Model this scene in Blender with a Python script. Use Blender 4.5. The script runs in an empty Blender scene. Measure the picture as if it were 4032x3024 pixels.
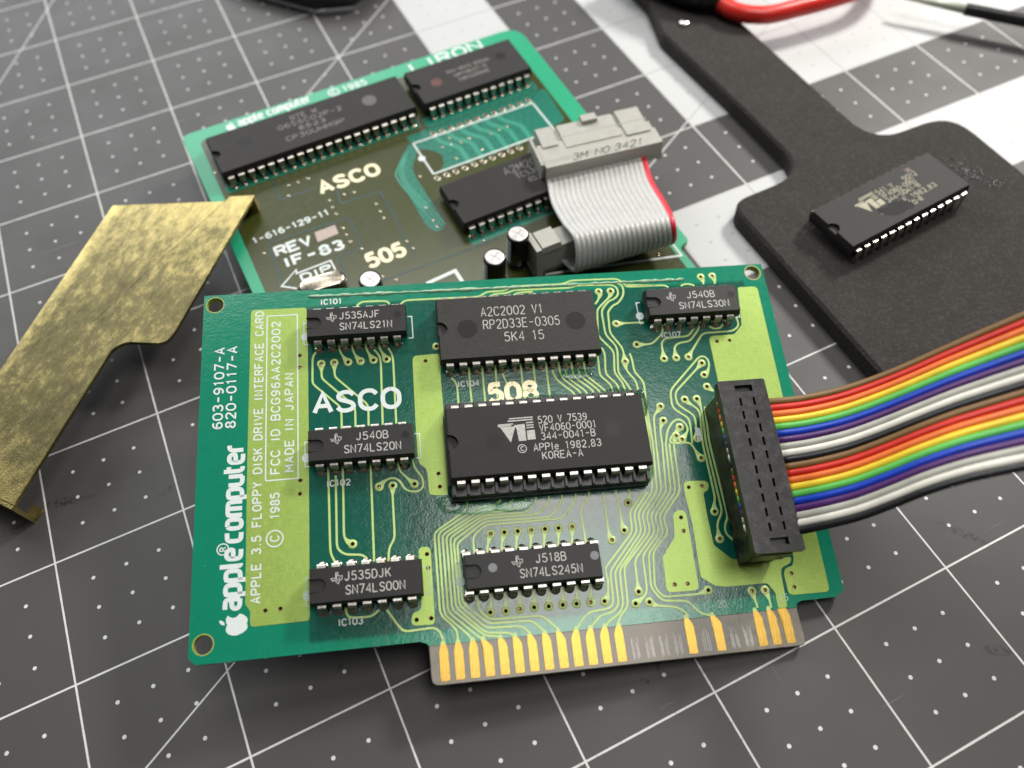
import bpy, bmesh, math, random
from mathutils import Vector, Matrix

random.seed(7)
S = 0.001                      # everything below is written in millimetres
scene = bpy.context.scene
C = scene.collection

# ------------------------------------------------------------------ camera
cam_d = bpy.data.cameras.new('camera')
cam = bpy.data.objects.new('camera', cam_d)
C.objects.link(cam)
cam_d.sensor_width = 36.0
cam_d.lens = 28.425
cam_d.clip_start = 0.005
cam_d.clip_end = 20.0
R0 = (0.90195990, -0.43031547, -0.03601306)
R1 = (-0.37865973, -0.74807848, -0.54497284)
R2 = (0.20756965, 0.50518034, -0.83767993)
cam.matrix_world = Matrix(((R0[0], -R1[0], -R2[0], 0.0609598),
                           (R0[1], -R1[1], -R2[1], -0.0665423),
                           (R0[2], -R1[2], -R2[2], 0.1481204),
                           (0, 0, 0, 1)))
cam_d.dof.use_dof = True
cam_d.dof.focus_distance = 0.152
cam_d.dof.aperture_fstop = 13.0
scene.camera = cam

# ------------------------------------------------------------------ world and lamps
world = bpy.data.worlds.new('World')
scene.world = world
world.use_nodes = True
bg = world.node_tree.nodes['Background']
bg.inputs[0].default_value = (0.93, 0.97, 1.0, 1)
bg.inputs[1].default_value = 0.07


def area(name, loc, target, sx, sy, power, col=(1, 1, 1)):
    d = bpy.data.lights.new(name, 'AREA')
    d.shape = 'RECTANGLE'
    d.size = sx * S
    d.size_y = sy * S
    d.energy = power
    d.color = col
    o = bpy.data.objects.new(name, d)
    C.objects.link(o)
    o.location = Vector(loc) * S
    o.rotation_euler = (Vector(target) - Vector(loc)).to_track_quat('-Z', 'Y').to_euler()
    return o


area('ceiling_lamp', (300, -110, 900), (90, -20, 0), 420, 300, 3.5, (1.0, 0.97, 0.92))
area('rear_ceiling_lamp', (150, 520, 900), (100, 20, 0), 620, 200, 2.4, (1.0, 0.98, 0.95))
area('rear_sheen_light', (-60, 1080, 600), (60, 100, 0), 1100, 560, 11.0, (0.95, 0.98, 1.0))  # unseen area light, added to put a sheen on the far mat
area('desk_lamp', (560, 200, 360), (170, 30, 0), 90, 90, 3.2, (1.0, 0.96, 0.9))

scene.render.engine = 'CYCLES'
scene.cycles.use_denoising = True
scene.view_settings.view_transform = 'Standard'
scene.view_settings.look = 'None'
scene.view_settings.exposure = 0.12
scene.view_settings.gamma = 1.0
scene.view_settings.use_curve_mapping = False

# ------------------------------------------------------------------ materials


class NT:
    """small node-tree writer"""

    def __init__(self, name):
        self.m = bpy.data.materials.new(name)
        self.m.use_nodes = True
        self.t = self.m.node_tree
        self.b = self.t.nodes['Principled BSDF']

    def n(self, kind, **kw):
        x = self.t.nodes.new(kind)
        for k, v in kw.items():
            setattr(x, k, v)
        return x

    def link(self, a, b):
        self.t.links.new(a, b)

    def coord(self, scale=1000.0, kind='Object', stretch=None):
        tc = self.n('ShaderNodeTexCoord')
        mp = self.n('ShaderNodeMapping')
        s = stretch or (1, 1, 1)
        mp.inputs['Scale'].default_value = (scale * s[0], scale * s[1], scale * s[2])
        self.link(tc.outputs[kind], mp.inputs['Vector'])
        return mp.outputs['Vector']

    def noise(self, vec, scale, detail=3.0, rough=0.6):
        x = self.n('ShaderNodeTexNoise')
        x.inputs['Scale'].default_value = scale
        x.inputs['Detail'].default_value = detail
        x.inputs['Roughness'].default_value = rough
        self.link(vec, x.inputs['Vector'])
        return x.outputs['Fac']

    def ramp(self, fac, stops):
        x = self.n('ShaderNodeValToRGB')
        e = x.color_ramp.elements
        while len(e) < len(stops):
            e.new(0.5)
        for i, (p, c) in enumerate(stops):
            e[i].position = p
            e[i].color = (*c, 1) if len(c) == 3 else c
        self.link(fac, x.inputs['Fac'])
        return x.outputs['Color']

    def math(self, op, a, b=None, c=None, clamp=False):
        x = self.n('ShaderNodeMath', operation=op)
        x.use_clamp = clamp
        for i, v in enumerate((a, b, c)):
            if v is None:
                continue
            if isinstance(v, (int, float)):
                x.inputs[i].default_value = v
            else:
                self.link(v, x.inputs[i])
        return x.outputs[0]

    def mix(self, fac, a, b):
        x = self.n('ShaderNodeMix', data_type='RGBA')
        for i, v in ((0, fac), (6, a), (7, b)):
            if isinstance(v, (int, float)):
                x.inputs[i].default_value = v
            elif isinstance(v, tuple):
                x.inputs[i].default_value = (*v, 1)
            else:
                self.link(v, x.inputs[i])
        return x.outputs[2]

    def bump(self, height, strength, dist_mm):
        x = self.n('ShaderNodeBump')
        x.inputs['Strength'].default_value = strength
        x.inputs['Distance'].default_value = dist_mm * S
        self.link(height, x.inputs['Height'])
        self.link(x.outputs['Normal'], self.b.inputs['Normal'])

    def set(self, **kw):
        for k, v in kw.items():
            i = self.b.inputs[k.replace('_', ' ')]
            if isinstance(v, tuple):
                i.default_value = (*v, 1) if len(v) == 3 else v
            elif isinstance(v, (int, float)):
                i.default_value = v
            else:
                self.link(v, i)
        return self.m


def plain(name, col, rough=0.5, metal=0.0, var=0.12, nscale=1.5, bump=0.0, bscale=8.0, **kw):
    """one colour, gently mottled, with a fine relief"""
    t = NT(name)
    v = t.coord()
    f = t.noise(v, nscale)
    lo = tuple(c * (1 - var) for c in col)
    hi = tuple(min(1.0, c * (1 + var)) for c in col)
    t.set(Base_Color=t.ramp(f, [(0.3, lo), (0.7, hi)]), Metallic=metal)
    r = t.math('MULTIPLY_ADD', f, 0.25, rough - 0.125, clamp=True)
    t.set(Roughness=r)
    if bump:
        t.bump(t.noise(v, bscale, 2.0), 0.6, bump)
    for k, val in kw.items():
        t.set(**{k: val})
    return t.m


def mat_cutting():
    t = NT('mat_print')
    tc = t.n('ShaderNodeTexCoord')
    sp = t.n('ShaderNodeSeparateXYZ')
    t.link(tc.outputs['Object'], sp.inputs[0])
    x = t.math('MULTIPLY', sp.outputs[0], 1000.0)
    y = t.math('MULTIPLY', sp.outputs[1], 1000.0)

    def near(v, period, half, edge=0.06):
        f = t.math('DIVIDE', v, period)
        f = t.math('ADD', f, 0.5)
        f = t.math('FRACT', f)
        f = t.math('SUBTRACT', f, 0.5)
        f = t.math('ABSOLUTE', f)
        f = t.math('MULTIPLY', f, period)      # distance in mm
        return f

    def less(d, w, edge=0.05):
        k = t.math('SUBTRACT', w + edge * 0.5, d)
        return t.math('DIVIDE', k, edge, clamp=True)

    dx, dy = near(x, 25.4, 0), near(y, 25.4, 0)
    wob = t.noise(t.coord(), 0.35, 2.0)
    w = t.math('MULTIPLY_ADD', wob, 0.10, 0.155)

    def less_v(d, wv, edge=0.05):
        k = t.math('SUBTRACT', wv, d)
        return t.math('DIVIDE', k, edge, clamp=True)
    lines = t.math('MAXIMUM', less_v(dx, w), less_v(dy, w))
    # quarter inch dots, none on the inch lines
    qx, qy = near(x, 6.35, 0), near(y, 6.35, 0)
    r = t.math('SQRT', t.math('ADD', t.math('POWER', qx, 2.0), t.math('POWER', qy, 2.0)))
    dots = less(r, 0.37)
    off = t.math('MULTIPLY', t.math('GREATER_THAN', dx, 2.0), t.math('GREATER_THAN', dy, 2.0))
    dots = t.math('MULTIPLY', dots, off)
    # the angle lines: 30, 45 and 60 degrees

    def slant(px, py, deg, half=0.15):
        a = math.radians(deg)
        d = t.math('ADD', t.math('MULTIPLY', t.math('SUBTRACT', x, px), -math.sin(a)),
                   t.math('MULTIPLY', t.math('SUBTRACT', y, py), math.cos(a)))
        return less(t.math('ABSOLUTE', d), half)
    for px, py, deg in ((25.3, -9.7, 30.1), (101.6, 152.0, 41.5), (26.0, 222.9, 60.6)):
        lines = t.math('MAXIMUM', lines, slant(px, py, deg))

    def rng(v, a, b):
        return t.math('MULTIPLY', t.math('GREATER_THAN', v, a), t.math('LESS_THAN', v, b))
    wht = t.math('MULTIPLY', rng(x, 127.0, 152.4), t.math('GREATER_THAN', y, 101.6))
    for (a, b, c, d) in ((177.8, 203.2, 76.2, 500), (177.8, 320, 76.2, 127), (152.4, 330, 25.4, 50.8)):
        wht = t.math('MAXIMUM', wht, t.math('MULTIPLY', rng(x, a, b), rng(y, c, d)))
    v = t.coord()
    big = t.noise(v, 0.02, 4.0, 0.65)
    fine = t.noise(v, 3.0, 3.0, 0.7)
    smear = t.noise(t.coord(stretch=(0.25, 1.0, 1.0)), 0.16, 5.0, 0.7)
    grey = t.mix(big, (0.036, 0.0345, 0.0335), (0.050, 0.048, 0.0465))
    grey = t.mix(t.math('MULTIPLY', fine, 0.25), grey, (0.09, 0.086, 0.083))
    scuff = t.ramp(smear, [(0.62, (0, 0, 0)), (0.80, (0.35, 0.35, 0.35))])
    grey = t.mix(scuff, grey, (0.035, 0.034, 0.033))
    def stain(cx, cy, deg, ra, rb, seed):
        a = math.radians(deg)
        ux = t.math('ADD', t.math('MULTIPLY', t.math('SUBTRACT', x, cx), math.cos(a) / ra), t.math('MULTIPLY', t.math('SUBTRACT', y, cy), math.sin(a) / ra))
        uy = t.math('ADD', t.math('MULTIPLY', t.math('SUBTRACT', x, cx), -math.sin(a) / rb), t.math('MULTIPLY', t.math('SUBTRACT', y, cy), math.cos(a) / rb))
        d = t.math('ADD', t.math('POWER', t.math('ABSOLUTE', ux), 2.0), t.math('POWER', t.math('ABSOLUTE', uy), 2.0))
        k = t.math('SUBTRACT', 1.0, d, clamp=True)
        return k
    grit = t.ramp(t.noise(v, 1.1, 6.0, 0.8), [(0.47, (0, 0, 0)), (0.56, (1, 1, 1))])
    dirt = None
    for args in ((23.6, 31.3, 16, 3.2, 0.7, 0), (4.5, 38.0, -14, 6.5, 1.2, 1), (-6.0, 36.5, 10, 3.5, 1.0, 2), (95.0, -43.0, 60, 1.4, 0.6, 3), (92.0, -44.2, -50, 1.5, 0.6, 4), (160.0, -47.0, -55, 6.0, 1.0, 5), (150.0, -66.5, -30, 3.0, 1.2, 6), (44.0, -18.0, 25, 1.6, 0.4, 7)):
        s_ = stain(*args)
        dirt = s_ if dirt is None else t.math('MAXIMUM', dirt, s_)
    grey = t.mix(t.math('MULTIPLY', t.math('MULTIPLY', dirt, grit), 1.4, clamp=True), grey, (0.012, 0.012, 0.012))
    cuts = t.noise(t.coord(stretch=(0.05, 1.3, 1.0)), 0.9, 2.0, 0.5)
    cuts2 = t.noise(t.coord(stretch=(1.1, 0.04, 1.0)), 0.8, 2.0, 0.5)
    cm = t.math('MAXIMUM', t.ramp(cuts, [(0.735, (0, 0, 0)), (0.76, (0.5, 0.5, 0.5))]), t.ramp(cuts2, [(0.75, (0, 0, 0)), (0.77, (0.4, 0.4, 0.4))]))
    grey = t.mix(cm, grey, (0.15, 0.145, 0.14))
    white = t.mix(big, (0.42, 0.43, 0.43), (0.49, 0.495, 0.49))
    base = t.mix(wht, grey, white)
    ink = t.mix(wht, (0.58, 0.58, 0.57), (0.30, 0.295, 0.29))
    wear = t.ramp(t.noise(v, 0.9, 4.0, 0.7), [(0.30, (0.55, 0.55, 0.55)), (0.42, (1, 1, 1))])
    base = t.mix(t.math('MULTIPLY', t.math('MAXIMUM', lines, dots), wear), base, ink)
    rough = t.math('MULTIPLY_ADD', t.noise(v, 0.05, 4.0), 0.20, 0.45)
    rough = t.math('MULTIPLY_ADD', fine, 0.10, rough)
    t.set(Base_Color=base, Roughness=rough, Specular_IOR_Level=0.5)
    t.bump(t.math('ADD', t.noise(v, 5.0, 3.0), t.math('MULTIPLY', dots, 1.5)), 0.25, 0.05)
    return t.m


def mat_mask(name, inner, outer, rect, gloss=0.16, bump=0.05, bscale=3.0, dusty=0.55):
    """solder mask: lighter where there is no copper below it (outside rect), lacquer with ripples"""
    t = NT(name)
    tc = t.n('ShaderNodeTexCoord')
    sp = t.n('ShaderNodeSeparateXYZ')
    t.link(tc.outputs['Object'], sp.inputs[0])
    x0, x1, y0, y1 = rect

    def soft(v, a, up):
        k = t.math('MULTIPLY_ADD', v, 1000.0 if up else -1000.0, -a if up else a)
        return t.math('MULTIPLY_ADD', k, 1.4, 0.5, clamp=True)
    f = t.math('MULTIPLY', soft(sp.outputs[0], x0, True), soft(sp.outputs[0], x1, False))
    f = t.math('MULTIPLY', f, t.math('MULTIPLY', soft(sp.outputs[1], y0, True), soft(sp.outputs[1], y1, False)))
    v = t.coord()
    c = t.mix(f, outer, inner)
    c = t.mix(t.math('MULTIPLY', t.noise(v, 0.25, 4.0), 0.25), c, tuple(k * 0.7 for k in inner))
    weave = t.noise(v, 2.2, 2.0)
    c = t.mix(t.math('MULTIPLY', weave, 0.07), c, tuple(min(1, k * 1.5) for k in outer))
    dust = t.ramp(t.noise(v, 4.0, 2.0, 0.5), [(0.735, (0, 0, 0)), (0.77, (dusty, dusty, dusty))])
    c = t.mix(dust, c, (0.42, 0.50, 0.46))
    t.set(Base_Color=c, Roughness=t.math('MULTIPLY_ADD', t.noise(v, 0.9, 3.0), 0.16, gloss), Specular_IOR_Level=0.55)
    h = t.math('ADD', t.noise(v, bscale, 3.0, 0.55), t.math('MULTIPLY', t.noise(v, 0.7, 2.0), 1.2))
    t.bump(h, 0.8, bump)
    return t.m


def mat_copper_mask(name, a, b, metal=0.25):
    """copper seen through the lacquer: brushed, slightly metallic"""
    t = NT(name)
    v = t.coord()
    n1 = t.noise(t.coord(stretch=(4, 0.35, 1)), 1.5, 3.0)
    n2 = t.noise(t.coord(stretch=(0.35, 4, 1)), 1.5, 3.0)
    f = t.math('MULTIPLY_ADD', n1, 0.5, t.math('MULTIPLY', n2, 0.5))
    c = t.ramp(f, [(0.36, a), (0.64, b)])
    big = t.noise(v, 0.06, 3.0)
    c = t.mix(t.math('MULTIPLY', big, 0.35), c, tuple(k * 0.7 for k in a))
    t.set(Base_Color=c, Metallic=metal, Roughness=t.math('MULTIPLY_ADD', f, 0.25, 0.22), Specular_IOR_Level=0.5)
    t.bump(t.noise(v, 4.0, 3.0), 0.5, 0.03)
    return t.m


def mat_gold():
    t = NT('gold_plating')
    v = t.coord()
    st = t.noise(t.coord(stretch=(5, 0.25, 1)), 1.4, 4.0, 0.7)
    c = t.ramp(st, [(0.32, (0.30, 0.175, 0.033)), (0.50, (0.52, 0.325, 0.070)), (0.74, (0.74, 0.50, 0.135))])
    tc = t.n('ShaderNodeTexCoord')
    sp = t.n('ShaderNodeSeparateXYZ')
    t.link(tc.outputs['Object'], sp.inputs[0])
    low = t.math('MULTIPLY_ADD', sp.outputs[1], -1000.0, 2.6)          # rubbed lower half of the contact
    low = t.math('MULTIPLY', low, 0.5, clamp=True)
    worn = t.math('MULTIPLY', t.ramp(t.noise(v, 2.4, 5.0, 0.75), [(0.48, (0, 0, 0)), (0.62, (1, 1, 1))]), low)
    c = t.mix(t.math('MULTIPLY', worn, 0.6), c, (0.20, 0.13, 0.06))
    t.set(Base_Color=c, Metallic=0.95, Roughness=t.math('MULTIPLY_ADD', st, 0.30, 0.24))
    t.bump(st, 0.5, 0.02)
    return t.m


def mat_brass():
    t = NT('tarnished_brass')
    v = t.coord()
    n1 = t.noise(t.coord(stretch=(1, 1.6, 1)), 0.30, 8.0, 0.80)
    n2 = t.noise(v, 3.0, 5.0, 0.8)
    tc = t.n('ShaderNodeTexCoord')
    sp = t.n('ShaderNodeSeparateXYZ')
    t.link(tc.outputs['Object'], sp.inputs[0])
    along = t.math('MULTIPLY_ADD', sp.outputs[0], 1000.0 / 85.0, 0.0, clamp=True)   # cleaner towards the far end
    clean = t.math('MULTIPLY', t.math('POWER', along, 3.0), 0.16)
    n3 = t.noise(v, 0.045, 3.0)
    f = t.math('ADD', t.math('MULTIPLY', n1, 0.62), t.math('MULTIPLY', n2, 0.26))
    f = t.math('ADD', f, t.math('MULTIPLY_ADD', n3, 0.34, -0.10))
    f = t.math('ADD', f, clean)
    edge = t.math('MULTIPLY_ADD', sp.outputs[0], -148.0, t.math('MULTIPLY_ADD', sp.outputs[1], 1000.0, -21.2))
    f = t.math('ADD', f, t.math('MULTIPLY', t.math('MULTIPLY_ADD', edge, 0.28, 1.0, clamp=True), 0.15))
    low = t.math('MULTIPLY_ADD', sp.outputs[0], -1000.0 / 16.0, 1.0, clamp=True)
    f = t.math('ADD', f, t.math('MULTIPLY', low, 0.16))
    c = t.ramp(f, [(0.42, (0.080, 0.070, 0.031)), (0.54, (0.125, 0.107, 0.044)), (0.63, (0.27, 0.22, 0.086)), (0.84, (0.55, 0.44, 0.16))])
    r = t.ramp(f, [(0.42, (0.50, 0.50, 0.50)), (0.62, (0.30, 0.30, 0.30))])
    t.set(Base_Color=c, Metallic=0.85, Roughness=r)
    t.bump(t.math('ADD', t.noise(v, 3.0, 3.0), f), 0.6, 0.10)
    return t.m


def mat_speckle(name, col, spec, scale, lo=0.58, hi=0.72, rough=0.6, bump=0.05, fleck=0.35):
    """moulded plastic or foam: dark body with a grain of lighter flecks"""
    t = NT(name)
    v = t.coord()
    n = t.noise(v, scale, 4.0, 0.7)
    f = t.ramp(n, [(lo, (0, 0, 0)), (hi, (fleck,) * 3)])
    c = t.mix(f, t.mix(t.noise(v, 0.15, 3.0), tuple(k * 0.75 for k in col), tuple(k * 1.25 for k in col)), spec)
    oi = t.n('ShaderNodeObjectInfo')
    c = t.mix(t.math('MULTIPLY', oi.outputs['Random'], 0.30), c, tuple(k * 0.4 for k in col))
    scuff = t.ramp(t.noise(t.coord(stretch=(0.3, 1.6, 1)), 0.8, 6.0, 0.8), [(0.60, (0, 0, 0)), (0.76, (0.20, 0.20, 0.20))])
    c = t.mix(scuff, c, spec)
    t.set(Base_Color=c, Roughness=t.math('ADD', t.math('MULTIPLY_ADD', n, 0.2, rough - 0.16), t.math('MULTIPLY', oi.outputs['Random'], 0.14)))
    t.bump(n, 0.6, bump)
    t.set(Specular_IOR_Level=0.32)
    return t.m


M = {}
M['mat'] = mat_cutting()
M['mask'] = mat_mask('green_lacquer', (0.003, 0.082, 0.055), (0.005, 0.210, 0.120), (-22.4, 68.6, 8.4, 73.0), 0.09, 0.026, 2.4)
M['fr4'] = plain('bare_laminate', (0.185, 0.165, 0.13), 0.32, var=0.2, nscale=0.5, bump=0.03, bscale=3.0)
M['trace'] = mat_copper_mask('lacquered_trace', (0.40, 0.56, 0.16), (0.54, 0.70, 0.27), 0.05)
M['pour'] = mat_copper_mask('lacquered_copper', (0.25, 0.38, 0.065), (0.37, 0.51, 0.115), 0.30)
M['gold'] = mat_gold()
M['hole_gold'] = plain('plated_hole', (0.24, 0.18, 0.06), 0.45, 0.7)
M['tin'] = plain('tinned_lead', (0.45, 0.43, 0.39), 0.33, 1.0, var=0.35, nscale=2.0, bump=0.02)
M['solder'] = plain('solder', (0.42, 0.37, 0.28), 0.20, 1.0, var=0.3, nscale=1.6, bump=0.06, bscale=3.0)
M['silk'] = plain('white_ink', (0.62, 0.68, 0.66), 0.55, var=0.08, nscale=3.0)
M['silk_faint'] = plain('worn_white_ink', (0.36, 0.47, 0.38), 0.5, var=0.15, nscale=3.0)
M['tinned'] = plain('bare_tinned_letters', (0.78, 0.70, 0.46), 0.40, 0.35, var=0.2, nscale=3.0, bump=0.05, bscale=4.0)
M['chip'] = mat_speckle('chip_plastic', (0.011, 0.0105, 0.010), (0.10, 0.097, 0.095), 7.0, 0.60, 0.75, 0.50, 0.02, 0.30)
M['chip_grain'] = mat_speckle('grainy_chip_plastic', (0.024, 0.022, 0.020), (0.24, 0.23, 0.21), 5.0, 0.56, 0.70, 0.55, 0.03, 0.45)
M['chip_dull'] = mat_speckle('matt_chip_plastic', (0.021, 0.019, 0.018), (0.10, 0.096, 0.09), 6.0, 0.60, 0.75, 0.62, 0.02, 0.25)
M['chip_smooth'] = plain('smooth_chip_plastic', (0.006, 0.006, 0.006), 0.55, var=0.2, Specular_IOR_Level=0.25)
M['chip_pale'] = plain('pale_ejector_mark', (0.17, 0.175, 0.19), 0.5)
M['mark'] = plain('chip_ink', (0.42, 0.415, 0.39), 0.6, var=0.25, nscale=3.0)
M['mark_dim'] = plain('faded_chip_ink', (0.22, 0.21, 0.19), 0.6, var=0.2, nscale=3.0)
M['mark_yellow'] = plain('yellowed_chip_ink', (0.30, 0.28, 0.19), 0.6, var=0.2, nscale=1.0)
M['socket'] = plain('socket_plastic', (0.013, 0.013, 0.013), 0.38, var=0.2, bump=0.03)
M['foam'] = mat_speckle('conductive_foam', (0.038, 0.034, 0.0315), (0.13, 0.12, 0.11), 1.5, 0.50, 0.72, 0.95, 0.35, 0.5)
M['brass'] = mat_brass()
M['steel'] = plain('steel', (0.75, 0.75, 0.76), 0.18, 1.0)
M['grey_plastic'] = plain('grey_plastic', (0.36, 0.355, 0.315), 0.50, var=0.05, nscale=0.4, bump=0.03)
M['grey_dark'] = plain('grey_plastic_recess', (0.27, 0.27, 0.25), 0.55, var=0.05)
M['grey_wire'] = plain('grey_pvc', (0.46, 0.46, 0.44), 0.35, var=0.06, nscale=0.5)
M['red_wire'] = plain('red_pvc', (0.62, 0.03, 0.05), 0.35, var=0.06)
M['red_grip'] = plain('red_rubber', (0.62, 0.022, 0.014), 0.32, var=0.08, nscale=0.2)
M['black_gloss'] = plain('black_rubber', (0.010, 0.010, 0.010), 0.30, var=0.2)
M['pale_tip'] = plain('pale_tip', (0.40, 0.42, 0.34), 0.35)
M['pink'] = plain('pale_revision_box', (0.42, 0.34, 0.31), 0.6)
M['sleeve'] = plain('capacitor_sleeve', (0.008, 0.008, 0.009), 0.16, var=0.2)
M['sleeve_print'] = plain('capacitor_print', (0.55, 0.60, 0.66), 0.3)
M['alu'] = plain('aluminium', (0.52, 0.50, 0.49), 0.38, 0.9, bump=0.10, bscale=1.2)
M['can'] = plain('crystal_can', (0.52, 0.46, 0.38), 0.30, 1.0)
M['mask2'] = mat_mask('green_lacquer_bare', (0.016, 0.32, 0.165), (0.018, 0.35, 0.18), (-900, 900, -900, 900), 0.25, 0.006, 1.0, 0.1)
M['pour2'] = mat_mask('olive_lacquered_copper', (0.042, 0.050, 0.009), (0.050, 0.060, 0.011), (-900, 900, -900, 900), 0.16, 0.006, 0.8, 0.0)
M['teal2'] = mat_mask('teal_lacquer', (0.008, 0.15, 0.10), (0.010, 0.18, 0.12), (-900, 900, -900, 900), 0.2, 0.006, 1.0, 0.05)
M['gap2'] = mat_mask('dark_teal_gap', (0.006, 0.035, 0.035), (0.006, 0.04, 0.04), (-900, 900, -900, 900), 0.22, 0.02)
M['fibre'] = plain('scraped_laminate', (0.48, 0.45, 0.42), 0.7, var=0.25, nscale=3.0)
WIRE = {}
for nm, col in (('brown', (0.20, 0.105, 0.030)), ('red', (0.62, 0.020, 0.010)), ('orange', (0.80, 0.17, 0.025)),
                ('yellow', (0.85, 0.62, 0.030)), ('green', (0.11, 0.50, 0.09)), ('blue', (0.003, 0.045, 0.46)),
                ('violet', (0.075, 0.018, 0.13)), ('grey', (0.44, 0.43, 0.37)), ('white', (0.80, 0.77, 0.67)),
                ('black', (0.008, 0.008, 0.009))):
    WIRE[nm] = plain(nm + '_pvc', col, 0.40, var=0.10, nscale=0.25, Specular_IOR_Level=0.45)


for nm, m_ in list(WIRE.items()):
    t = NT.__new__(NT)
    t.m, t.t = m_, m_.node_tree
    t.b = t.t.nodes['Principled BSDF']
    src = t.b.inputs['Base Color'].links[0].from_socket
    v_ = t.coord()
    sp_ = t.ramp(t.noise(v_, 2.6, 3.0, 0.6), [(0.70, (0, 0, 0)), (0.76, (0.55, 0.55, 0.55))])
    t.link(t.mix(sp_, src, (0.42, 0.40, 0.37)), t.b.inputs['Base Color'])
    t.bump(t.noise(v_, 0.8, 3.0), 0.5, 0.04)


def mat_connector():
    t = NT('scuffed_black_plastic')
    v = t.coord()
    n = t.noise(v, 0.6, 6.0, 0.75)
    sc = t.noise(t.coord(stretch=(3.0, 0.4, 1.0)), 1.2, 5.0, 0.8)
    f = t.math('MULTIPLY', t.ramp(n, [(0.48, (0, 0, 0)), (0.70, (1, 1, 1))]), sc)
    c = t.mix(f, (0.006, 0.006, 0.0065), (0.075, 0.075, 0.075))
    t.set(Base_Color=c, Roughness=t.math('MULTIPLY_ADD', n, 0.25, 0.22), Specular_IOR_Level=0.4)
    t.bump(n, 0.6, 0.03)
    return t.m


M['conn'] = mat_connector()

M['hole_rim'] = plain('bare_hole_rim', (0.30, 0.34, 0.07), 0.4)
M['pour3'] = mat_mask('teal_trace', (0.03, 0.25, 0.17), (0.04, 0.28, 0.19), (-900, 900, -900, 900), 0.22, 0.02)
M['chip_pale_dark'] = plain('worn_ejector_mark', (0.07, 0.068, 0.066), 0.5)
M['ridge'] = plain('lacquer_ridge_glare', (0.34, 0.50, 0.34), 0.08, var=0.3, nscale=3.0, bump=0.08, bscale=2.0)  # pale base colour carries the glare streak of the ridge
t_ = NT('flux_residue')
tr_ = t_.n('ShaderNodeBsdfTransparent')
tr_.inputs[0].default_value = (0.62, 0.80, 0.70, 1)
gl_ = t_.n('ShaderNodeBsdfGlossy')
gl_.inputs['Roughness'].default_value = 0.08
bu_ = t_.n('ShaderNodeBump')
bu_.inputs['Strength'].default_value = 0.7
bu_.inputs['Distance'].default_value = 0.08 * S
t_.link(t_.noise(t_.coord(), 1.6, 3.0, 0.6), bu_.inputs['Height'])
fr_ = t_.n('ShaderNodeFresnel')
fr_.inputs['IOR'].default_value = 1.5
for n_ in (gl_, fr_):
    t_.link(bu_.outputs['Normal'], n_.inputs['Normal'])
mx_ = t_.n('ShaderNodeMixShader')
t_.link(fr_.outputs[0], mx_.inputs[0])
t_.link(tr_.outputs[0], mx_.inputs[1])
t_.link(gl_.outputs[0], mx_.inputs[2])
t_.link(mx_.outputs[0], t_.t.nodes['Material Output'].inputs['Surface'])
M['flux'] = t_.m
M['smudge'] = plain('black_smudge', (0.004, 0.004, 0.004), 0.8)
M['crumb'] = plain('foam_crumb', (0.02, 0.02, 0.02), 0.25)
M['chip_red'] = plain('reddish_mark', (0.09, 0.018, 0.014), 0.5)

# ------------------------------------------------------------------ geometry helpers


def new_obj(name, me, parent=None, loc=None, rotz=None):
    o = bpy.data.objects.new(name, me)
    C.objects.link(o)
    if parent is not None:
        o.parent = parent
    if loc is not None:
        o.location = Vector(loc) * S
    if rotz is not None:
        o.rotation_euler = (0, 0, rotz)
    return o


def empty(name, label, cat, loc=(0, 0, 0), group=None):
    o = bpy.data.objects.new(name, None)
    C.objects.link(o)
    o.empty_display_size = 0.005
    o.location = Vector(loc) * S
    tag(o, label, cat, group)
    return o


def tag(o, label=None, cat=None, group=None, kind=None):
    for k, v in (('label', label), ('category', cat), ('group', group), ('kind', kind)):
        if v:
            o[k] = v
    return o


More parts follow.
